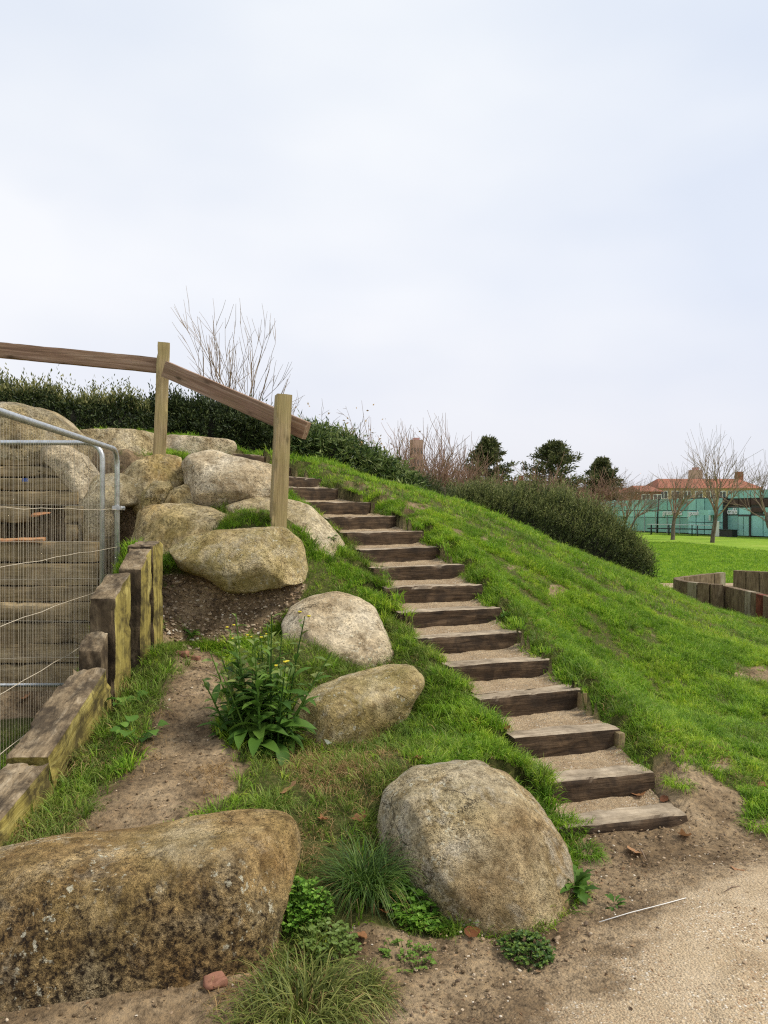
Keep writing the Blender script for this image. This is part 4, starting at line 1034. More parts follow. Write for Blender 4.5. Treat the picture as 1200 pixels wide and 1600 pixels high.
def hedge(label, path, wid, hts, n, mat, tipmat, leafL, leafW, style, seed, name='hedge', stems=True):
    """path of ground points; wid half-width; hts heights at the path points"""
    rr = np.random.default_rng(seed); pts, seg, T = hedge_frames(path, n)
    root = empty(name, pts[0]); tag(root, label, 'hedge')
    def surf(s, a, k, endround=True):
        p, d, f = path_at(pts, seg, T, s); i = min(int(f), len(hts) - 2); h = hts[i] + (hts[i + 1] - hts[i]) * (f - i)
        i2 = min(int(f), len(wid) - 2); w = wid[i2] + (wid[i2 + 1] - wid[i2]) * (f - i2)
        e = 1.0
        de = min(s, 1 - s) * T; rr_ = .45
        if de < rr_: e = math.sqrt(max(1 - ((rr_ - de) / rr_) ** 2, .04))
        side = Vector((-d.y, d.x, 0)).normalized()
        c, s_ = math.cos(a), math.sin(a)
        pw = .62
        lx = math.copysign(abs(c) ** pw, c) * w * k * e; lz = max(s_, -.25); lz = math.copysign(abs(lz) ** pw, lz) * h * k * (.55 + .45 * e)
        q = p + side * lx + Vector((0, 0, max(lz, -.1)))
        nr = (side * c * 1.1 + Vector((0, 0, s_)) + d * (0 if de > rr_ else (1 - e) * (-1 if s < .5 else 1) * 1.3)).normalized()
        return q, nr, h
    # solid dark core; shade inside the hedge is painted into its colour
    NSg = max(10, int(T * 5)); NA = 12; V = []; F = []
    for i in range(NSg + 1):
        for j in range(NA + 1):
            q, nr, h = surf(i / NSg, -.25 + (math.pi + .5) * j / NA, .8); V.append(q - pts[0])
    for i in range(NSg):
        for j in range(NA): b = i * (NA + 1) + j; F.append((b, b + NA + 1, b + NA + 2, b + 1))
    obj('branches', mesh_py('branches', V, F, True), M['hedge_shade_core'], root)
    BP = []; BD = []; BL = []; TP = []; TD = []; TL = []
    for q in range(n):
        s = rr.random(); a = rr.uniform(-.2, math.pi + .2); k = rr.uniform(.78, 1.0)
        lump = 1 + .17 * float(vn(np.array([[s * T * 2.2, a * 2.0, seed]]), seed)[0]) + .08 * float(vn(np.array([[s * T * 6, a * 5.0, seed]]), seed + 1)[0])
        p, nr, h = surf(s, a, k * lump); p = np.array(p - pts[0]); nr = np.array(nr)
        if style == 'yew':
            d0 = nr + rr.normal(0, .55, 3) + np.array([0, 0, .15]); d0 /= np.linalg.norm(d0)
            top = nr[2] > .75
            for w in range(7):
                dd = d0 * .6 + rr.normal(0, .55, 3); BP.append(p + rr.normal(0, .02, 3)); BD.append(dd); BL.append(leafL * rr.uniform(.6, 1.3))
            if top and rr.random() < .85:
                hh = rr.uniform(.05, .2) * (1 if rr.random() < .8 else 1.7)
                for w in range(7):
                    f = w / 6; TP.append(p + np.array([rr.normal(0, .008), rr.normal(0, .008), f * hh])); TD.append(np.array([rr.normal(0, .5), rr.normal(0, .5), 1.0])); TL.append(leafL * rr.uniform(.7, 1.2))
        elif style == 'rosemary':
            up = np.array([0, 0, 1.0]); d0 = nr * .8 + up * .55 + rr.normal(0, .22, 3); d0 /= np.linalg.norm(d0)
            ln = rr.uniform(.14, .36); nl = 15; cu = up * rr.uniform(.0, .5)
            tip = nr[2] > .2 and rr.random() < .75
            for w in range(nl):
                f = w / nl; pp = p + d0 * ln * f + cu * ln * f * f * .5
                dd = d0 * .9 + cu * f + rr.normal(0, .5, 3)
                (TP if tip and f > .35 else BP).append(pp); (TD if tip and f > .35 else BD).append(dd); (TL if tip and f > .35 else BL).append(leafL * rr.uniform(.7, 1.3))
        else:
            d0 = nr * .7 + np.array([0, 0, .1]) + rr.normal(0, .5, 3); d0 /= np.linalg.norm(d0); ln = rr.uniform(.08, .3)
            tip = rr.random() < .35
            for w in range(8):
                f = w / 7; pp = p + d0 * ln * f + np.array([0, 0, -.12 * f * f * ln]); dd = d0 * .5 + rr.normal(0, .6, 3)
                (TP if tip else BP).append(pp); (TD if tip else BD).append(dd); (TL if tip else BL).append(leafL * rr.uniform(.6, 1.4))
    BL = np.array(BL); f = obj('foliage', leaf_mesh('foliage', np.array(BP), np.array(BD), BL, BL * leafW), M[mat], root); f['kind'] = 'stuff'
    if TP:
        TL = np.array(TL); f = obj('young_shoots', leaf_mesh('young_shoots', np.array(TP), np.array(TD), TL, TL * leafW), M[tipmat], root); f['kind'] = 'stuff'
    return root

def G(u, y, dz=0):
    x = (u - 600) / FPX * y; return (x, y, on_ground(x, y) + dz)
def Gz(u, v, y): return tuple(P(u, v, y))
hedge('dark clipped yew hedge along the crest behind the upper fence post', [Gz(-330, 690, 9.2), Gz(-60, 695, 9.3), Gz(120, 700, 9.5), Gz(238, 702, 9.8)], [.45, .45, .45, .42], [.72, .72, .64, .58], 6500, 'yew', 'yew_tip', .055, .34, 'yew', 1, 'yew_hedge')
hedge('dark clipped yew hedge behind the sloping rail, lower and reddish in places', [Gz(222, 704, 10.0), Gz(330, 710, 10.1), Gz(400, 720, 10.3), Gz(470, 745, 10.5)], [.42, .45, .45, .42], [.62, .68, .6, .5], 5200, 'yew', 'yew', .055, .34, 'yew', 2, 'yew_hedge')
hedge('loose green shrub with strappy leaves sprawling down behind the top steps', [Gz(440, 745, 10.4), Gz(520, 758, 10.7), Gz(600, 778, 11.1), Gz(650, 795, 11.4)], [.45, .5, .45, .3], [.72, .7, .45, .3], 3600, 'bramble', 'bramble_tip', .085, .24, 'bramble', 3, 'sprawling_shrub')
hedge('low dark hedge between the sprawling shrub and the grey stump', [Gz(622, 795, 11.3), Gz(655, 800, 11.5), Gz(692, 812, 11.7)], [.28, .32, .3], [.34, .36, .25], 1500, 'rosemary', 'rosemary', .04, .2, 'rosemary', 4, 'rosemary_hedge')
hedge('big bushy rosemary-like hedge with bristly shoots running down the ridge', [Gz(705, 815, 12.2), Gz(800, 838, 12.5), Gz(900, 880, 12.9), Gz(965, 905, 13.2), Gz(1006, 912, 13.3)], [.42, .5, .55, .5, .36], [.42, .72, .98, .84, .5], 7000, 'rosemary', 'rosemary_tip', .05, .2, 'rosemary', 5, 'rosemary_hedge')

# ------------------------------------------------------------------ bare trees and shrubs
def grow(rr, p, d, ln, r, depth, spec, segs):
    """recursive branch; segs collects polylines (points, radii, depth)"""
    n = spec['n'][min(depth, len(spec['n']) - 1)]; k = 4 if depth < 2 else 3
    pts = [p.copy()]; rad = [r]; q = p.copy(); dd = d.copy(); end = spec.get('taper', .45)
    for i in range(k):
        dd = (dd + Vector((rr.gauss(0, 1), rr.gauss(0, 1), rr.gauss(0, .6))) * spec['wob'] + Vector(spec['trop']) * (.5 + .5 * i / k)).normalized()
        q = q + dd * ln / k; pts.append(q.copy()); rad.append(r * (1 - (1 - end) * (i + 1) / k))
    segs.append((pts, rad, depth))
    if depth >= spec['depth']: return
    for i in range(n):
        f = rr.uniform(spec['from'], 1.0); j = min(int(f * k), k - 1); g = f * k - j
        bp = pts[j].lerp(pts[j + 1], g); base = (pts[j + 1] - pts[j]).normalized()
        a = rr.uniform(0, 6.283); sp = spec['spread'] * rr.uniform(.6, 1.25)
        s1 = base.cross(Vector((.3, .5, .8))).normalized(); s2 = base.cross(s1)
        nd = (base + (s1 * math.cos(a) + s2 * math.sin(a)) * sp).normalized()
        grow(rr, bp, nd, ln * spec['len'] * rr.uniform(.7, 1.2), max(rad[j] * spec['rad'], spec['rmin']), depth + 1, spec, segs)

def tree_from(name, label, cat, base, stems, spec, seed, wood, twig, group=None, split=1):
    rr = random.Random(seed); segs = []
    for (d, ln, r, off) in stems: grow(rr, Vector(off), Vector(d).normalized(), ln, r, 0, spec, segs)
    root = empty(name, base); tag(root, label, cat, group)
    g1, g2 = Geo(), Geo()
    for pts, rad, dep in segs:
        if dep < split: g1.tube(pts, rad, 7 if dep == 0 else 5, False)
        else: g2.tube(pts, rad, 4 if rad[0] > .012 else 3, False)
    obj('trunk' if len(stems) == 1 else 'stems', g1.mesh('trunk', True), M[wood], root)
    if g2.V: obj('crown', g2.mesh('crown', True), M[twig], root)
    return root

# shrub with long whips on the crest
whips = []
rw = random.Random(5)
for q in range(15):
    a = (rw.uniform(-.5, .5) + (q - 7) * .055) * .55; whips.append(((a + .05, rw.uniform(-.25, .25), 1), rw.uniform(1.2, 1.9), rw.uniform(.009, .014), (rw.uniform(-.35, .35) + a * .4, rw.uniform(-.2, .2), 0)))
tree_from('bare_shrub', 'leafless shrub of long thin whips rising behind the sloping rail', 'shrub', Gz(372, 716, 11.2), whips, dict(n=[4, 2, 0], depth=2, wob=.1, trop=(-.01, 0, .07), spread=.38, len=.5, rad=.55, rmin=.0045, **{'from': .25}), 3, 'twig', 'twig')
thin = []
for q in range(12): thin.append(((rw.uniform(-.5, .8), rw.uniform(-.4, .4), 1), rw.uniform(.35, .75), .006, (rw.uniform(-.6, .7), rw.uniform(-.2, .2), 0)))
tree_from('bare_shrub', 'thin bare twigs with a few curled leaves above the sprawling shrub', 'shrub', Gz(520, 720, 10.8), thin, dict(n=[4, 2, 0], depth=2, wob=.12, trop=(.03, 0, .02), spread=.7, len=.5, rad=.6, rmin=.003, **{'from': .3}), 8, 'twig', 'twig')
nl = 260; lp = np.stack([NR.normal(0, .38, nl) - .05, NR.normal(0, .2, nl), np.abs(NR.normal(.28, .2, nl))], 1)
o = bpy.data.objects['bare_shrub.001']; f = obj('leaves', leaf_mesh('leaves', lp, NR.normal(size=(nl, 3)), .05, .025), M['blade_dry'], o); f['kind'] = 'stuff'

# reddish thicket behind the mound
def thicket(u, y, hgt, w, seed, label):
    rr = random.Random(seed); st = []
    for q in range(22):
        a = rr.uniform(-.35, .35); st.append(((a, rr.uniform(-.25, .25), 1), hgt * rr.uniform(.5, .92), .026 * hgt / 4, (rr.uniform(-w, w), rr.uniform(-w, w) * .6, 0)))
    x = (u - 600) / FPX * y
    return tree_from('bare_thicket_shrub', label, 'shrub', (x, y, 0), st, dict(n=[7, 5, 2], depth=2, wob=.08, trop=(0, 0, .08), spread=.42, len=.55, rad=.5, rmin=.011, **{'from': .2}), seed, 'twig_red', 'twig_red', 'leafless shrubs behind the mound')
thicket(616, 28, 3.6, .6, 1, 'slim pale upright bare shrub farthest left of the thicket, next to the sprawling one')
thicket(632, 29, 3.7, 1.0, 2, 'bare upright shrub in front of the pink tower')
thicket(672, 30, 3.9, 1.1, 3, 'bare upright shrub just right of the pink tower')
thicket(708, 31, 3.2, 1.0, 4, 'bare upright shrub above the grey stump')
thicket(745, 33, 2.2, 1.2, 5, 'bare brown shrub in front of the leftmost conifer')

def orchard(u, y, h, seed, label, lean=.0):
    x = (u - 600) / FPX * y
    return tree_from('bare_low_tree', label, 'tree', (x, y, 0), [((lean, 0, 1), h * .35, .085, (0, 0, 0))], dict(n=[9, 8, 7, 0], depth=3, wob=.16, trop=(.02, 0, .0), spread=1.05, len=.95, rad=.55, rmin=.013, taper=.6, **{'from': .5}), seed, 'twig_red', 'twig_red', 'low spreading bare trees behind the hedge')
orchard(640, 34, 3.9, 10, 'low spreading bare tree left of the grey stump, under the thicket')
orchard(690, 36, 4.3, 11, 'low spreading bare tree directly behind the grey stump')
orchard(735, 38, 3.4, 16, 'low spreading reddish bare tree in front of the leftmost conifer')
orchard(785, 40, 3.8, 12, 'low spreading reddish bare tree between the two left conifers')
orchard(838, 42, 4.4, 13, 'low spreading bare tree with pale limbs in front of the widest conifer', -.1)
orchard(895, 46, 4.2, 14, 'low spreading reddish bare tree between the widest and the smallest conifer')
orchard(945, 48, 4.2, 15, 'low spreading bare tree in front of the smallest conifer')

def park_tree(u, v, h, seed, label, lean, tr, spread=.5, up=.075):
    y = CAM_H * FPX / (v - 800); x = (u - 600) / FPX * y
    return tree_from('bare_park_tree', label, 'tree', (x, y, 0), [((lean, 0, 1), h * .36, tr, (0, 0, -.05))], dict(n=[9, 6, 4, 1], depth=3, wob=.12, trop=(.05, 0, up), spread=spread, len=.85, rad=.46, rmin=.0075, taper=.72, **{'from': .62}), seed, 'bark', 'twig', 'bare young trees on the lawn', 1)
park_tree(1051, 843.5, 4.6, 21, 'bare tree with dark trunk on the lawn, left of the picnic tables', .03, .125)
park_tree(1113, 848, 5.4, 22, 'tallest bare tree with pale slanting branches, near the cafe door', .02, .12, .55)
park_tree(970, 838, 4.3, 23, 'slender pale bare tree at the hedge end, first of a close pair', 0, .08, .4, .1)
park_tree(985, 834, 4.6, 24, 'slender darker bare tree just right of its pale twin', .02, .09, .4, .1)
park_tree(1212, 842, 5.0, 25, 'bare tree whose branches reach in front of the taller glass block', -.25, .12)

# ------------------------------------------------------------------ conifers
def conifer(u, v_top, y, w, seed, label, lop=.0):
    x = (u - 600) / FPX * y; h = CAM_H + (800 - v_top) / FPX * y
    root = empty('conifer_tree', (x, y, 0)); tag(root, label, 'tree', 'conifers behind the hedge')
    rr = np.random.default_rng(seed)
    g = Geo(); g.tube([(0, 0, 0), (.1, 0, h * .5), (lop * .5, 0, h * .96)], [.22, .16, .04], 8)
    Lp = []; Ld = []; nb = 170
    for q in range(nb):
        f = rr.uniform(.12, 1) ** .8; zz = h * f; ro = w * (1 - f ** 3.2) * rr.uniform(.5, 1.12) + .3; a = rr.uniform(0, 6.28)
        e = np.array([math.cos(a) * ro + lop * f, math.sin(a) * ro, zz + ro * rr.uniform(.05, .3)]); b = np.array([lop * .5 * f, 0, zz - .1])
        g.tube([Vector(b), Vector(b * .4 + e * .6 + np.array([0, 0, -.1])), Vector(e)], [.05, .03, .012], 4, False)
        for k in range(80):
            t = rr.uniform(.25, 1.08); p = b + (e - b) * t + rr.normal(0, .13, 3) * (1.2 - t * .5); d = (e - b) / np.linalg.norm(e - b) * .8 + rr.normal(0, .5, 3) + np.array([0, 0, .2])
            Lp.append(p); Ld.append(d)
    obj('trunk', g.mesh('trunk', True), M['bark'], root)
    f = obj('crown', leaf_mesh('crown', np.array(Lp), np.array(Ld), rr.uniform(.18, .42, len(Lp)), rr.uniform(.07, .14, len(Lp))), M['conifer'], root); f['kind'] = 'stuff'
conifer(758, 688, 62, 2.2, 1, 'leftmost dark conifer, half hidden by brown bare twigs', .3)
conifer(858, 694, 64, 3.3, 2, 'widest dark conifer with an uneven flat-topped crown', .4)
conifer(940, 720, 70, 1.8, 3, 'smallest conifer with a pointed grey-green crown')

# ------------------------------------------------------------------ stump
o = obj('stump', rough_box('stump', .34, .1, .09, 10, 4, 4, .02, .014, 14, seed=77, chip=.03), M['board_pale'], None, P(692, 778, 11.6), (0, math.radians(-86), 0)); tag(o, 'short grey dead stump standing between the two hedges', 'stump')
g = Geo(); g.tube([(-.02, .0, .03), (.06, .02, .09), (.14, .0, .12)], [.02, .016, .008], 6); obj('side_branch', g.mesh('side_branch', True), M['bark'], o)

# ------------------------------------------------------------------ curved timber wall on the lawn
def board_wall(label, pts, tops, thick, name='curved_timber_wall'):
    root = empty(name, pts[0]); tag(root, label, 'wall', 'low curved timber walls')
    P0 = Vector(pts[0]); seg = [(Vector(pts[i + 1]) - Vector(pts[i])).length for i in range(len(pts) - 1)]; T = sum(seg)
    n = int(T / .2); rr = random.Random(len(label))
    vm = [rough_box('board', 1.0, thick, .192, 4, 2, 2, .008, .006, 12, seed=90 + q) for q in range(3)]
    cache = {}
    for i in range(n):
        s = (i + .5) / n * T; k = 0
        while k < len(seg) - 1 and s > seg[k]: s -= seg[k]; k += 1
        f = s / seg[k]; a = Vector(pts[k]); b = Vector(pts[k + 1]); p = a.lerp(b, f); h = tops[k] + (tops[k + 1] - tops[k]) * f
        c = rr.random(); mt = 'board_red' if c < .03 else 'board_pale' if c < .3 else 'board_wood'
        key = (mt, rr.randrange(3))
        if key not in cache: m_ = vm[key[1]].copy(); m_.materials.append(M[mt]); cache[key] = m_
        d = (b - a).normalized(); zb = -.1
        o = bpy.data.objects.new('board', cache[key]); COL.objects.link(o); o.parent = root
        H = h - zb + rr.uniform(-.006, .006)
        xv = Vector((0, 0, 1)); zv = Vector((d.x, d.y, 0)); yv = zv.cross(xv)
        o.matrix_basis = Matrix.Translation(Vector((p.x, p.y, (h + zb) / 2)) - Vector((P0.x, P0.y, P0.z)) + yv * rr.uniform(-.008, .008)) @ Matrix((xv, yv, zv)).transposed().to_4x4() @ Matrix.Diagonal((H, 1, T / n / .2, 1))
    return root
arc = []; tops = []
for (u, v) in [(1330, 1030), (1260, 995), (1200, 970), (1165, 959), (1138, 951)]:
    y = CAM_H * FPX / (v - 800); p = P(u, v, y); arc.append((p.x, p.y, 0)); tops.append(.38)
cxx = arc[-1]
for a in range(1, 9):
    th = math.radians(a * 20); r_ = .62
    arc.append((cxx[0] - .05 - math.sin(th) * r_ * .75, cxx[1] + (1 - math.cos(th)) * r_ * 1.15, 0)); tops.append(.42)
arc.append((6.3, 14.55, 0)); tops.append(.42); arc.append((6.85, 14.95, 0)); tops.append(.42)
board_wall('low curved wall of upright timber boards, hooking round at its near end', arc, tops, .12)
board_wall('taller straight wall of grey upright boards behind the curved one', [P(1146, 920, 13.6)[:2] + (0,), P(1320, 940, 12.6)[:2] + (0,)], [.57, .57], .14, 'tall_timber_wall')
board_wall('knee-high stub of dark boards against the taller timber wall', [P(1133, 920, 13.9)[:2] + (0,), P(1158, 920, 13.75)[:2] + (0,)], [.26, .26], .12, 'timber_stub')

# ------------------------------------------------------------------ plants, leaves and litter
make_leaf('tussock', (.02, .05, .008), (.055, .115, .014), (.13, .2, .03), .25, .5, rnd=.0)
def hit(u, v, y0=2.2, y1=16):
    """where the bearing u, v meets the ground or a tread"""
    ys = np.linspace(y0, y1, 1600); xs = (u - 600) / FPX * ys; zs = CAM_H - (v - 800) / FPX * ys
    h = height(xs, ys)
    for poly, zz in TREADS:
        m = inside(poly, xs, ys); h[m] = zz + .01
    k = np.nonzero(zs <= h)[0]; k = k[0] if len(k) else len(ys) - 1
    return Vector((xs[k], ys[k], h[k]))

def blade_leaf(name, L, W, curl=.5, lobes=0, seed=0, heart=False, wav=.0):
    rr = random.Random(seed); V = []; F = []; n = 7; sh = []
    for i in range(n + 1):
        f = i / n
        w = math.sin(math.pi * min(f * (1.0 if heart else .97) + (.12 if heart else .03), 1)) ** (.6 if heart else .85) * W * .5
        if lobes: w *= 1 + .35 * math.sin(f * lobes * math.pi * 2)
        z = -curl * L * f * f * .6 + curl * L * .25 * f; x = L * f * (1 - .15 * curl * f)
        k = rr.uniform(-wav, wav) * W
        V += [(x, -w, z + w * .35 + k), (x, 0, z), (x, w, z + w * .35 - k)]; sh += [.5] * 3
    for i in range(n):
        b = i * 3; F += [(b, b + 1, b + 4, b + 3), (b + 1, b + 2, b + 5, b + 4)]
    return mesh_np(name, np.array(V), np.array(F), True, {'shade': np.full(len(V), .5)})

def put(name, me, parent, loc, az, tilt, scale=1.0, roll=0.0):
    o = bpy.data.objects.new(name, me); COL.objects.link(o); o.parent = parent; o.location = loc
    o.rotation_euler = (roll, tilt, az); o.scale = (scale,) * 3; return o

def flowering_plant():
    b = hit(412, 1158); root = empty('flowering_plant', b); tag(root, 'tall leafy plant with yellow flowers growing beside the dirt track', 'plant')
    rr = random.Random(4); lm = [blade_leaf('leaf', .16, .042, .7, seed=q) for q in range(3)]; lb = [blade_leaf('leaf', .2, .065, .9, seed=9 + q) for q in range(2)]
    sm = [blade_leaf('leaf', .085, .034, .5, seed=20 + q) for q in range(2)]
    for m in lm + lb: m.materials.append(M['weed'])
    for m in sm: m.materials.append(M['weed_pale'])
    fg = Geo()
    for q in range(9):
        a = q * 2.4; r_ = .004 + .013 * (q / 9) ** .5; fg.tube([(0, 0, 0), (math.cos(a) * r_, math.sin(a) * r_, .012)], [.003, .0055], 5)
    fm = fg.mesh('flower', True); fm.materials.append(M['yellow_petal'])
    for s_ in range(30):
        x0, y0 = rr.gauss(0, .085), rr.gauss(0, .07); lx, ly = x0 * 1.0 + rr.gauss(-.01, .07), rr.gauss(0, .08); h = rr.uniform(.42, .82) * (1 - abs(lx) * .7)
        pts = [Vector((x0 + lx * f ** 1.3, y0 + ly * f, h * f - .03)) for f in (0, .25, .5, .75, 1)]
        g = Geo(); g.tube(pts, [.006, .0055, .005, .004, .0025], 6, False); st = obj('stem', g.mesh('stem', True), M['weed'], root)
        nlv = rr.randrange(14, 20)
        for k in range(nlv):
            f = (k + .5) / nlv; i = min(int(f * 4), 3); p = pts[i].lerp(pts[i + 1], f * 4 - i)
            me = rr.choice(lb) if f < .28 else rr.choice(lm) if f < .68 else rr.choice(sm)
            put('leaf', me, root, p, k * 2.4 + rr.uniform(-.4, .4) + s_, rr.uniform(-.9, -.1) + (.5 if f < .25 else 0), rr.uniform(.75, 1.25) * (1 - .25 * f), rr.uniform(-.4, .4))
        if s_ % 3 == 0:
            for w in range(rr.randrange(1, 3)): put('flower', fm, root, pts[-1] + Vector((rr.gauss(0, .018), rr.gauss(0, .018), rr.uniform(-.01, .02))), rr.uniform(0, 6), 0, rr.uniform(.5, .75))
flowering_plant()

def rosette(u, v, n, L, W, label, seed, lobes=0, heart=False, mat='weed', upr=.6, wav=.05, name='broadleaf_weed', long_stem=0.0):
    b = hit(u, v); root = empty(name, b); tag(root, label, 'weed'); rr = random.Random(seed)
    ms = [blade_leaf('leaf', L, W, .7, lobes, seed + q, heart, wav) for q in range(2)]
    for m in ms: m.materials.append(M[mat])
    for k in range(n):
        a = k * 2.4 + rr.uniform(-.3, .3); up = rr.uniform(.1, upr); hgt = rr.uniform(.0, L * .6); off = long_stem * rr.uniform(.3, 1)
        p = Vector((math.cos(a) * (.01 + off), math.sin(a) * (.01 + off), .005 + hgt + off * .6))
        if long_stem:
            g = Geo(); g.tube([(0, 0, 0), p * .6 + Vector((0, 0, .02)), p], .002, 4, False); obj('leaf_stalk', g.mesh('leaf_stalk', True), M[mat], root)
        put('leaf', ms[k % 2], root, p, a, -up, rr.uniform(.65, 1.2), rr.uniform(-.3, .3))
    return root
rosette(897, 1405, 30, .11, .042, 'leafy green weed with notched leaves at the right foot of the round boulder', 1, lobes=3, upr=1.1)
rosette(212, 1165, 11, .075, .075, 'heart-leaved weed on the earth beside the green-sided sleepers', 2, heart=True, long_stem=.11, upr=.5)
rosette(195, 1110, 9, .06, .06, 'small round-leaved weed against the sleeper side, above the heart-leaved one', 3, heart=True, long_stem=.07)
rosette(960, 1480 - 60, 9, .045, .014, 'tiny weed at the path edge right of the round boulder', 5, lobes=3)
rosette(345, 1170 - 20, 16, .11, .026, 'drooping long-leaved rosette at the foot of the flowering plant', 6, upr=.5)
rosette(492, 757, 16, .1, .03, 'dark weed sprouting on the right end of an upper step', 7, upr=1.1)
rosette(300, 1000, 22, .07, .025, 'dark weed standing in for shadow under the gravelly bank', 8, upr=1.2)  # added plant, its dark leaves replace the shadow below the bank
rosette(250, 985, 18, .07, .025, 'dark weed at the foot of the tallest sleeper', 9, upr=1.2)
rosette(95, 1062, 24, .09, .035, 'green weed at the foot of the horizontal timbers behind the mesh', 10, upr=1.2)
rosette(790, 968, 18, .06, .02, 'dark weed at the right end of a middle step', 11, upr=1.1)
rosette(1080, 1000, 12, .06, .02, 'pale-leaved weed in the grass of the right slope', 12, mat='weed_pale')
rosette(515, 850, 12, .09, .03, 'broad-leaved weed beside the sloping boulder near the steps', 13)

def clover(u, v, label, n, rad, hgt, leaf, seed, mat='weed', name='clover_patch'):
    b = hit(u, v); root = empty(name, b); tag(root, label, 'weed'); rr = np.random.default_rng(seed); Lp = []; Ld = []; Lu = []; g = Geo()
    for q in range(n):
        a = rr.uniform(0, 6.28); d = rad * math.sqrt(rr.random()); h = hgt * rr.uniform(.3, 1) * (1.1 - .6 * (d / rad) ** 2); c = np.array([d * math.cos(a) * 1.25, d * math.sin(a), h + on_ground(b.x + d * math.cos(a) * 1.25, b.y + d * math.sin(a)) - b.z])
        g.tube([(c[0] * .8, c[1] * .8, c[2] - h - .01), tuple(c)], .0012, 3, False)
        a0 = rr.uniform(0, 6.28); tl = rr.normal(0, .3, 2)
        for w in range(3):
            dd = np.array([math.cos(a0 + w * 2.09), math.sin(a0 + w * 2.09), .15 + tl[0]]); Lp.append(c); Ld.append(dd); Lu.append(np.array([tl[0], tl[1], 1.0]))
    obj('stems', g.mesh('stems', True), M[mat], root)['kind'] = 'stuff'
    f = obj('leaves', leaf_mesh('leaves', np.array(Lp), np.array(Ld), leaf * rr.uniform(.7, 1.2, len(Lp)), leaf * .9, np.array(Lu), .1), M[mat], root); f['kind'] = 'stuff'
clover(652, 1428, 'bright green clover-like patch at the lower left of the round boulder', 320, .12, .09, .023, 1, 'weed_bright')
clover(470, 1440, 'fine-leaved green weed between the stained boulder and the grass tussocks', 260, .1, .14, .016, 2, 'weed_bright')
clover(510, 1490, 'fine-leaved pale weed spilling over the lowest grass tussock', 180, .1, .1, .016, 3, 'weed_pale')
clover(640, 1500, 'thin creeping weed on the bare earth near the path', 70, .09, .03, .013, 4)
clover(822, 1492, 'low dark feathery weed at the path edge below the round boulder', 170, .085, .06, .016, 6, 'tussock', 'feathery_weed')
clover(290, 815, 'spindly yellow-green weed in front of the ochre slab', 70, .05, .2, .02, 5, 'weed_pale')

def clump(u, v, label, n, rad, h, w, mat, seed, lean=.7, droop=.45, dry=0):
    b = hit(u, v); root = empty('grass_tussock', b); tag(root, label, 'grass tussock', 'grass tussocks between the boulders')
    me = tuft('blades', n, rad, h, w, lean, droop, seed, 6); f = obj('blades', me, M[mat], root); f['kind'] = 'stuff'
    if dry:
        me = tuft('dead_blades', dry, rad * 1.1, h * .8, w * .8, lean * 1.5, droop, seed + 1, 6); f = obj('dead_blades', me, M['blade_dry'], root); f['kind'] = 'stuff'
make_leaf('tussock_yellow', (.06, .085, .014), (.16, .19, .035), (.34, .32, .1), .3, .55, rnd=.0)
clump(570, 1395, 'dark green grass tussock between the stained and the round boulder', 760, .1, .3, .0042, 'tussock', 1, .6, .3, 80)
clump(470, 1590, 'largest yellow-green tussock drooping at the bottom edge', 760, .17, .3, .0045, 'tussock_yellow', 2, .95, .5, 160)
clump(560, 1560, 'yellow-green tussock leaning right of the largest one', 300, .1, .2, .004, 'tussock_yellow', 3, 1.0, .5, 60)
clump(395, 1600, 'thin tussock in front of the stained boulder', 160, .09, .17, .004, 'tussock_yellow', 12, .9, .5, 60)
clump(340, 1275, 'short green tussock on the upper edge of the stained boulder', 330, .11, .12, .004, 'blade', 4, .7, .3)
clump(420, 1262, 'green tussock behind the corner of the stained boulder', 300, .11, .15, .004, 'blade_long', 5, .8, .4, 60)
clump(515, 1215, 'straw-coloured dead tussock below the lichen-spotted boulder', 120, .13, .15, .0035, 'blade_long', 6, 1.1, .5, 520)
clump(655, 1140, 'long grass tussock at the right end of the lichen-spotted boulder', 360, .13, .2, .004, 'blade_long', 7, .9, .5, 30)
clump(700, 1105, 'long green tussock between the lichen-spotted boulder and the steps', 300, .13, .16, .004, 'blade', 8, .9, .5)
clump(275, 880, 'bright grass tussock between the tallest sleeper and the tan boulder', 320, .1, .17, .0045, 'blade', 9, .9, .5)
clump(915, 1335, 'green tussock at the left end of the lowest step', 260, .07, .11, .004, 'blade', 10, .8, .4)
clump(205, 1060, 'pale tangled tussock beside the green-sided sleepers', 380, .15, .18, .004, 'blade_long', 11, 1.1, .5, 130)
clump(160, 1180, 'tangled tussock with dead blades at the middle of the sleeper row', 260, .15, .16, .0035, 'tussock_yellow', 13, 1.2, .5, 200)
clump(85, 1290, 'ragged tussock at the near end of the sleeper row', 260, .14, .16, .0035, 'tussock_yellow', 14, 1.2, .5, 200)
clump(1060, 1225, 'small tussock at the right end of the second lowest step', 220, .07, .1, .004, 'blade', 15, .8, .4)
clump(1190, 1290, 'tussock on the lawn corner by the path', 260, .1, .12, .0045, 'blade', 16, .9, .4)
clump(30, 1150, 'yellowing tussock on the fence side of the sleepers', 280, .14, .2, .0035, 'tussock_yellow', 17, 1.0, .5, 80)
clump(540, 1020, 'grass tussock under the edge of the pale wedge-shaped boulder', 300, .14, .13, .004, 'blade_long', 18, .8, .4, 60)
clump(480, 1160, 'grass tussock at the left foot of the lichen-spotted boulder', 180, .1, .12, .004, 'blade_long', 19, .8, .4, 120)

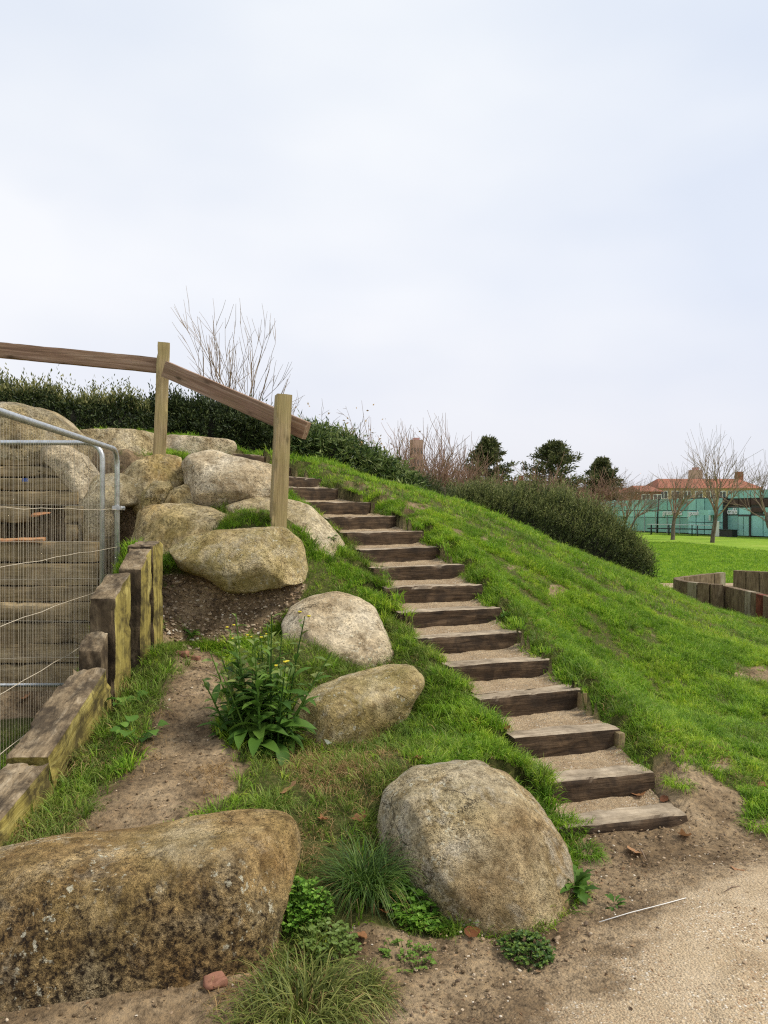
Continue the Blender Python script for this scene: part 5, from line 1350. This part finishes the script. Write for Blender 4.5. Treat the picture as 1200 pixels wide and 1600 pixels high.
def dead_leaf_mesh(seed, L=.075, lobed=True):
    rr = random.Random(seed); V = [(0, 0, 0)]; n = 22; F = []
    c1, c2 = rr.uniform(2, 9), rr.uniform(-7, 7)
    for i in range(n):
        a = 2 * math.pi * i / n; r = L * .5 * (1 + (.28 * math.cos(5 * a) if lobed else 0) + rr.uniform(-.08, .08)) * (1.15 if math.cos(a) > .6 else 1)
        for k in (.5, 1):
            x, y = r * k * math.cos(a) * 1.15, r * k * math.sin(a) * .85; V.append((x, y, c1 * x * x + c2 * y * y * 1.3 + rr.uniform(-.003, .003) * k))
    for i in range(n):
        j = (i + 1) % n; F.append((0, 1 + 2 * i, 1 + 2 * j)); F.append((1 + 2 * i, 2 + 2 * i, 2 + 2 * j, 1 + 2 * j))
    b = len(V)
    for (x, y, z) in ((-L * .5, -.0012, .002), (-L * .5, .0012, .002), (-L * .95, .001, .008), (-L * .95, -.001, .008)): V.append((x, y, z))
    F.append((b, b + 1, b + 2, b + 3))
    m = mesh_py('dead_leaf', V, F, True); m.materials.append(M['dead_leaf'])
    a_ = m.attributes.new('shade', 'FLOAT', 'POINT'); a_.data.foreach_set('value', [.5] * len(V)); return m
DL = [dead_leaf_mesh(q, lobed=q % 2 == 0) for q in range(6)]
for i, (u, v, s_, lab) in enumerate([
    (1000, 1247, 1.0, 'curled brown dead leaf lying on the lowest tread, left of another'), (1038, 1254, .9, 'flat brown dead leaf at the right of the lowest tread'), (1070, 1312, 1.2, 'large pale brown dead leaf just below the lowest step'),
    (992, 1335, 1.1, 'folded dead leaf below the middle of the lowest step'), (1152, 1362, .9, 'dead leaf on the dark earth at the far right path edge'), (450, 1243, 1.3, 'bright orange dead leaf in the grass behind the stained boulder'),
    (653, 1192, .8, 'small orange dead leaf at the top edge of the round boulder'), (740, 1130, .8, 'dead leaf in the grass left of the steps, higher of two'), (793, 1168, .7, 'dead leaf in the grass left of the steps, lower of two'),
    (512, 1458, .9, 'dark dead leaf caught in the fine-leaved weed'), (603, 1432, 1.0, 'dead leaf at the left of the clover-like patch'), (682, 1398, 1.1, 'reddish dead leaf between the clover-like patch and the round boulder'),
    (563, 1285, .9, 'brown dead leaf on top of the dark green tussock'), (1006, 1120, .9, 'reddish dead leaf in the grass right of the steps'), (1130, 1176, .9, 'pale dead leaf in the grass near the right frame edge'),
    (738, 1466, 1.0, 'pale narrow dead leaf at the foot of the round boulder'), (1190, 1230, .9, 'brown dead leaf at the lawn corner'), (565, 1475, .9, 'dead leaf on the earth right of the fine-leaved weed'), (505, 1290, .8, 'brown dead leaf left of the dark green tussock'), (105, 1105, 1.1, 'orange-brown dead leaf on the grass behind the sleepers'), (40, 1095, 1.1, 'rusty dead leaf under the mesh fence')]):
    p = hit(u, v); o = obj('dead_leaf', DL[i % 6], None, None, p + Vector((0, 0, .022 if u < 960 else .014)), (R.uniform(-.4, .4), R.uniform(-.4, .4), R.uniform(0, 6.28)), s_ * .8)
    tag(o, lab, 'dead leaf', 'fallen dead leaves')

a = hit(936, 1448); b = hit(1072, 1410)
g = Geo(); mid = (a + b) / 2
g.tube([a - mid + Vector((0, 0, .016)), (a - mid) * .3 + Vector((0, .002, .018)), (b - mid) * .4 + Vector((0, -.002, .018)), b - mid + Vector((0, 0, .016))], .0017, 7)
tag(obj('straw_stick', g.mesh('straw_stick', True), M['straw_white'], None, mid), 'thin white stick lying on the gravel path', 'stick')
def chunk(u, v, s_, mat, lab, cat, name, seed):
    me = rough_box(name, s_[0], s_[1], s_[2], 9, 7, 6, .006, .016, 30, seed=seed, chip=.03); p = hit(u, v)
    tag(obj(name, me, M[mat], None, p + Vector((0, 0, s_[2] * .3)), (R.uniform(-.3, .3), R.uniform(-.3, .3), R.uniform(-.6, .6))), lab, cat)
chunk(287, 1025, (.075, .06, .045), 'terracotta', 'broken orange brick piece at the top of the dirt track', 'brick piece', 'brick_fragment', 1)
chunk(303, 1031, (.07, .05, .03), 'terracotta', 'flatter dark brick piece beside the other at the top of the track', 'brick piece', 'brick_fragment', 2)
chunk(336, 1540, (.07, .05, .03), 'terracotta', 'reddish-brown stone at the foot of the stained boulder', 'stone', 'red_stone', 3)
for i, (u0, v0, u1, v1, lab) in enumerate([(200, 1110, 330, 1085, 'thin dead twig across the dirt track'), (300, 1045, 345, 1060, 'short twig near the brick pieces'), (880, 1425, 925, 1395, 'twig on the path edge by the leafy weed'), (1000, 1330, 1010, 1350, 'stub of twig below the lowest step'), (1130, 1400, 1160, 1390, 'dark twig on the gravel path')]):
    a = hit(u0, v0); b = hit(u1, v1); mid = (a + b) / 2; g = Geo(); g.tube([a - mid + Vector((0, 0, .012)), Vector((0, .01, .02)), b - mid + Vector((0, 0, .012))], [.003, .0028, .0018], 5)
    tag(obj('twig', g.mesh('twig', True), M['twig'], None, mid), lab, 'twig')

# ------------------------------------------------------------------ glass cafe
def build_cafe():
    O = Vector((24.6, 47.4, 0)); d = Vector((-.25, .968, 0)).normalized(); nrm = Vector((-d.y, d.x, 0)) * 1.0
    nrm = Vector((-.968, -.25, 0)); rx = -d
    root = empty('glass_cafe', O); tag(root, 'long low cafe clad in teal glass panels with white lettering', 'building')
    Mx = Matrix((rx, -nrm, Vector((0, 0, 1)))).transposed().to_4x4()    # local x to the right along the front, y inward, z up
    root.matrix_basis = Matrix.Translation(O) @ Mx
    g = Geo(); g.box((-15.6, 4.2, 1.3), (22.4, 4.0, 1.3)); obj('wall', g.mesh('wall'), M['dark_frame'], root)
    g = Geo(); g.box((3.6, 4.2, 1.55), (7.35, 4.1, 1.55)); obj('tall_block', g.mesh('tall_block'), M['dark_frame'], root)
    g = Geo(); g.box((-5.6, 1.9, 1.34), (1.85, 2.2, 1.34)); obj('entrance_block', g.mesh('entrance_block'), M['dark_frame'], root)
    cache = {}
    def panel(x0, x1, z0, z1, mat, off=0.0, nm='glass_panel', gap=.04):
        key = (round(x1 - x0, 2), round(z1 - z0, 2), mat)
        if key not in cache:
            q = Geo(); q.box((0, 0, 0), ((x1 - x0) / 2 - gap, .035, (z1 - z0) / 2 - gap * .6)); m_ = q.mesh(nm); m_.materials.append(M[mat]); cache[key] = m_
        o = bpy.data.objects.new(nm, cache[key]); COL.objects.link(o); o.parent = root; o.location = ((x0 + x1) / 2, off, (z0 + z1) / 2); return o
    q = Geo(); q.box((0, 0, 0), (.03, .05, 1.34)); mul = q.mesh('mullion'); mul.materials.append(M['galvanised'])
    x = -7.5
    for i in range(20):
        x1 = x - 1.5
        panel(x1, x, .05, 1.22, 'teal_glass', .14); panel(x1, x, 1.22, 1.76, 'teal_band', .13); panel(x1, x, 1.76, 2.66, 'teal_glass', .14)
        o = bpy.data.objects.new('mullion', mul); COL.objects.link(o); o.parent = root; o.location = (x, .1, 1.34)
        x = x1
    for i in range(4):
        x0 = -7.4 + i * .92; panel(x0, x0 + .9, .05, .9, 'teal_band', -.35); panel(x0, x0 + .9, .9, 1.75, 'teal_band', -.35); panel(x0, x0 + .9, 1.75, 2.62, 'teal_glass', -.35)
    rr = random.Random(3)
    for i in range(10):
        x0 = -3.75 + i * 1.1; b = i % 3
        panel(x0, x0 + 1.1, 2.55, 3.1, 'teal_glass', .06)
        panel(x0, x0 + 1.1, 2.1 - .12 * (i % 2), 2.5, 'brown_panel', .06, 'brown_panel')
        if i >= 2: panel(x0, x0 + 1.1, 1.62 - .12 * (i % 2), 1.95, 'brown_panel' if i % 2 == 0 else 'teal_band', .06)
        else: panel(x0, x0 + 1.1, 1.45, 1.95, 'teal_glass' if i == 0 else 'teal_band', .06)
        panel(x0, x0 + 1.1, .05, 1.42, 'teal_band' if i > 1 else 'teal_glass', .06)
    q = Geo(); q.box((-2.05, -.02, .72), (.55, .06, .72)); o = obj('door', q.mesh('door'), M['dark_frame'], root)
    q = Geo(); q.box((-2.3, -.1, .7), (.22, .02, .64)); q.box((-1.8, -.1, .7), (.22, .02, .64)); obj('door_pane', q.mesh('door_pane'), M['teal_glass'], o)
    q = Geo(); q.box((-4.4, -.9, 2.35 - .75), (.5, .5, .18)); obj('canopy', q.mesh('canopy'), M['teal_glass'], root)
    q = Geo(); q.box((-4.4, .0, .85), (.5, .16, .85)); obj('entrance_recess', q.mesh('entrance_recess'), M['dark_frame'], root)
    def text(s, x0, w, z, off):
        cu = bpy.data.curves.new('lettering', 'FONT'); cu.body = s; cu.size = .5; cu.extrude = .02; cu.offset = .012; cu.materials.append(M['white_paint'])
        tmp = bpy.data.objects.new('lettering', cu); COL.objects.link(tmp); bpy.context.view_layer.update(); wd = tmp.dimensions.x
        me = bpy.data.meshes.new_from_object(tmp.evaluated_get(bpy.context.evaluated_depsgraph_get())); bpy.data.objects.remove(tmp)
        if not me.materials: me.materials.append(M['white_paint'])
        o = obj('lettering', me, None, root, (x0, off, z), (math.radians(90), 0, 0), (w / wd, w / wd if w / wd < 1.2 else 1.2, 1)); o['label'] = 'white lettering reading ' + s
    text('grassroots', -11.05, 2.4, 1.42, .05); text('goosh', -7.25, 1.15, 1.42, -.42); text('café', -3.72, .95, 1.5, -.01)
    for (x, z0, z1, w) in ((-7.85, 1.1, 1.75, .12), (-4.95, 1.05, 1.6, .1)):
        q = Geo(); q.box((x, -.42 if x > -7.5 else .05, (z0 + z1) / 2), (w, .03, (z1 - z0) / 2)); obj('notice', q.mesh('notice'), M['white_paint'], root)
    return root, Mx, O
cafe, CMX, CO = build_cafe()

def picnic(x, y, rz, label):
    root = empty('picnic_table', (x, y, 0), (0, 0, rz)); tag(root, label, 'table', 'picnic tables outside the cafe')
    for k in range(5): g = Geo(); g.box((0, -.28 + k * .14, .74), (.85, .063, .02)); obj('top_slat', g.mesh('top_slat'), M['galvanised'], root)
    for s in (-1, 1): g = Geo(); g.box((0, s * .68, .45), (.85, .13, .022)); obj('bench', g.mesh('bench'), M['black_metal'], root)
    for s in (-1, 1):
        g = Geo(); g.tube([(s * .6, -.68, 0), (s * .6, -.2, .73)], .035, 6); g.tube([(s * .6, .68, 0), (s * .6, .2, .73)], .035, 6); g.tube([(s * .6, -.72, .43), (s * .6, .72, .43)], .03, 6); obj('frame', g.mesh('frame', True), M['black_metal'], root)
picnic(21.0, 52.0, -.4, 'dark picnic table near the entrance, left of the pale tree'); picnic(22.1, 50.6, -.4, 'dark picnic table half behind the pale tree trunk')
p = P(1070, 820, 51.0)
picnic(20.0, 53.6, -.4, 'dark picnic table right of the dark-trunked tree')
g = Geo(); g.box((0, 0, .22), (.6, .2, .22)); g.box((0, 0, .46), (.63, .23, .025)); tag(obj('planter_box', g.mesh('planter_box'), M['black_metal'], None, (22.8, 49.0, 0), (0, 0, -1.3)), 'black planter box beside the cafe door', 'planter')
g = Geo(); g.box((0, 0, .5), (.16, .04, .5), Euler((.12, 0, 0)).to_matrix()); g.box((0, .16, .5), (.16, .04, .5), Euler((-.12, 0, 0)).to_matrix()); tag(obj('menu_board', g.mesh('menu_board'), M['white_paint'], None, (22.3, 49.6, 0), (0, 0, -.4)), 'white standing board beside the black planter', 'sign board')
lp = P(1027, 832, 57); root = empty('lamp_post', (lp.x, lp.y, 0)); tag(root, 'slim black lamp post in front of the glass wall', 'lamp post')
g = Geo(); g.tube([(0, 0, -.1), (.03, 0, 1.4), (.13, 0, 2.62)], [.07, .06, .05], 8); obj('pole', g.mesh('pole', True), M['black_metal'], root)
g = Geo(); g.tube([(.13, 0, 2.6), (.14, 0, 2.72)], [.09, .05], 8); obj('cap', g.mesh('cap', True), M['black_metal'], root)

# ------------------------------------------------------------------ houses and towers
def house(name, label, u0, u1, v_ridge, v_eave, y, depth, nwin, wall, hip=.25, chim=(), v_win=None, group=None):
    x0 = (u0 - 600) / FPX * y; x1 = (u1 - 600) / FPX * y; zr = CAM_H + (800 - v_ridge) / FPX * y; ze = CAM_H + (800 - v_eave) / FPX * y; w = x1 - x0
    root = empty(name, ((x0 + x1) / 2, y, 0)); tag(root, label, 'house', group)
    g = Geo(); g.box((0, depth / 2, ze / 2), (w / 2 - .3, depth / 2, ze / 2)); obj('wall', g.mesh('wall'), M[wall], root)
    h = w / 2; V = [(-h, -.4, ze), (h, -.4, ze), (h, depth + .4, ze), (-h, depth + .4, ze), (-h + w * hip, depth / 2, zr), (h - w * hip, depth / 2, zr)]
    rf = obj('roof', mesh_py('roof', V, [(0, 1, 5, 4), (1, 2, 5), (2, 3, 4, 5), (3, 0, 4), (3, 2, 1, 0)]), M['roof_tile'], root)
    for c in chim: g = Geo(); g.box((c * h, depth / 2, zr + .2), (.5, .4, .9)); obj('chimney', g.mesh('chimney'), M['brick_wall'], rf)
    for row in ((ze - 1.1,) if ze < 4 else (ze - 1.0, ze - 3.6)):
        for i in range(nwin):
            x = -h + w * (i + .5) / nwin; g = Geo(); g.box((x, -.03, row), (.6, .07, .62)); f = obj('window', g.mesh('window'), M['white_paint'], root)
            for s in (-1, 1): g = Geo(); g.box((x + s * .28, -.11, row), (.22, .02, .5)); obj('pane', g.mesh('pane'), M['house_glass'], f)
house('brick_house', 'long house with red hipped roof and white windows above the glass cafe', 1028, 1192, 746, 763, 112, 9, 9, 'cream_wall', .1, (.82,))
house('brick_house', 'orange-red gabled house end left of the long red-roofed one', 1000, 1036, 757, 768, 104, 9, 2, 'brick_wall', .12)
house('terrace_house', 'red-roofed terrace glimpsed behind the bare trees between two conifers', 765, 850, 750, 759, 150, 9, 6, 'brick_wall', .04, (-.5, .3))
house('terrace_house', 'red-roofed terrace glimpsed behind the thicket, under the pink tower', 600, 700, 749, 758, 155, 9, 7, 'cream_wall', .04, (0,))
house('terrace_house', 'red-roofed terrace right of the smallest conifer', 890, 1000, 761, 769, 140, 9, 7, 'brick_wall', .04, (.4,))

def tower(u0, u1, v_top, y, label):
    x0 = (u0 - 600) / FPX * y; x1 = (u1 - 600) / FPX * y; h = CAM_H + (800 - v_top) / FPX * y; w = (x1 - x0) / 2
    root = empty('tower_block', ((x0 + x1) / 2, y, 0)); tag(root, label, 'tower')
    g = Geo(); g.box((0, w, h / 2), (w, w, h / 2)); obj('wall', g.mesh('wall'), M['tower_brick_haze'], root)
    g = Geo(); g.box((0, w, h + .6), (w * .5, w * .5, .6)); obj('roof_house', g.mesh('roof_house'), M['tower_brick_haze'], root)
    for i in range(4):
        x = -w + 2 * w * (i + .5) / 4
        for k in range(int(h / 6)): g = Geo(); g.box((x, -.06, 3 + k * 6), (w * .12, .1, 1.6)); obj('window', g.mesh('window'), M['house_glass'], root)
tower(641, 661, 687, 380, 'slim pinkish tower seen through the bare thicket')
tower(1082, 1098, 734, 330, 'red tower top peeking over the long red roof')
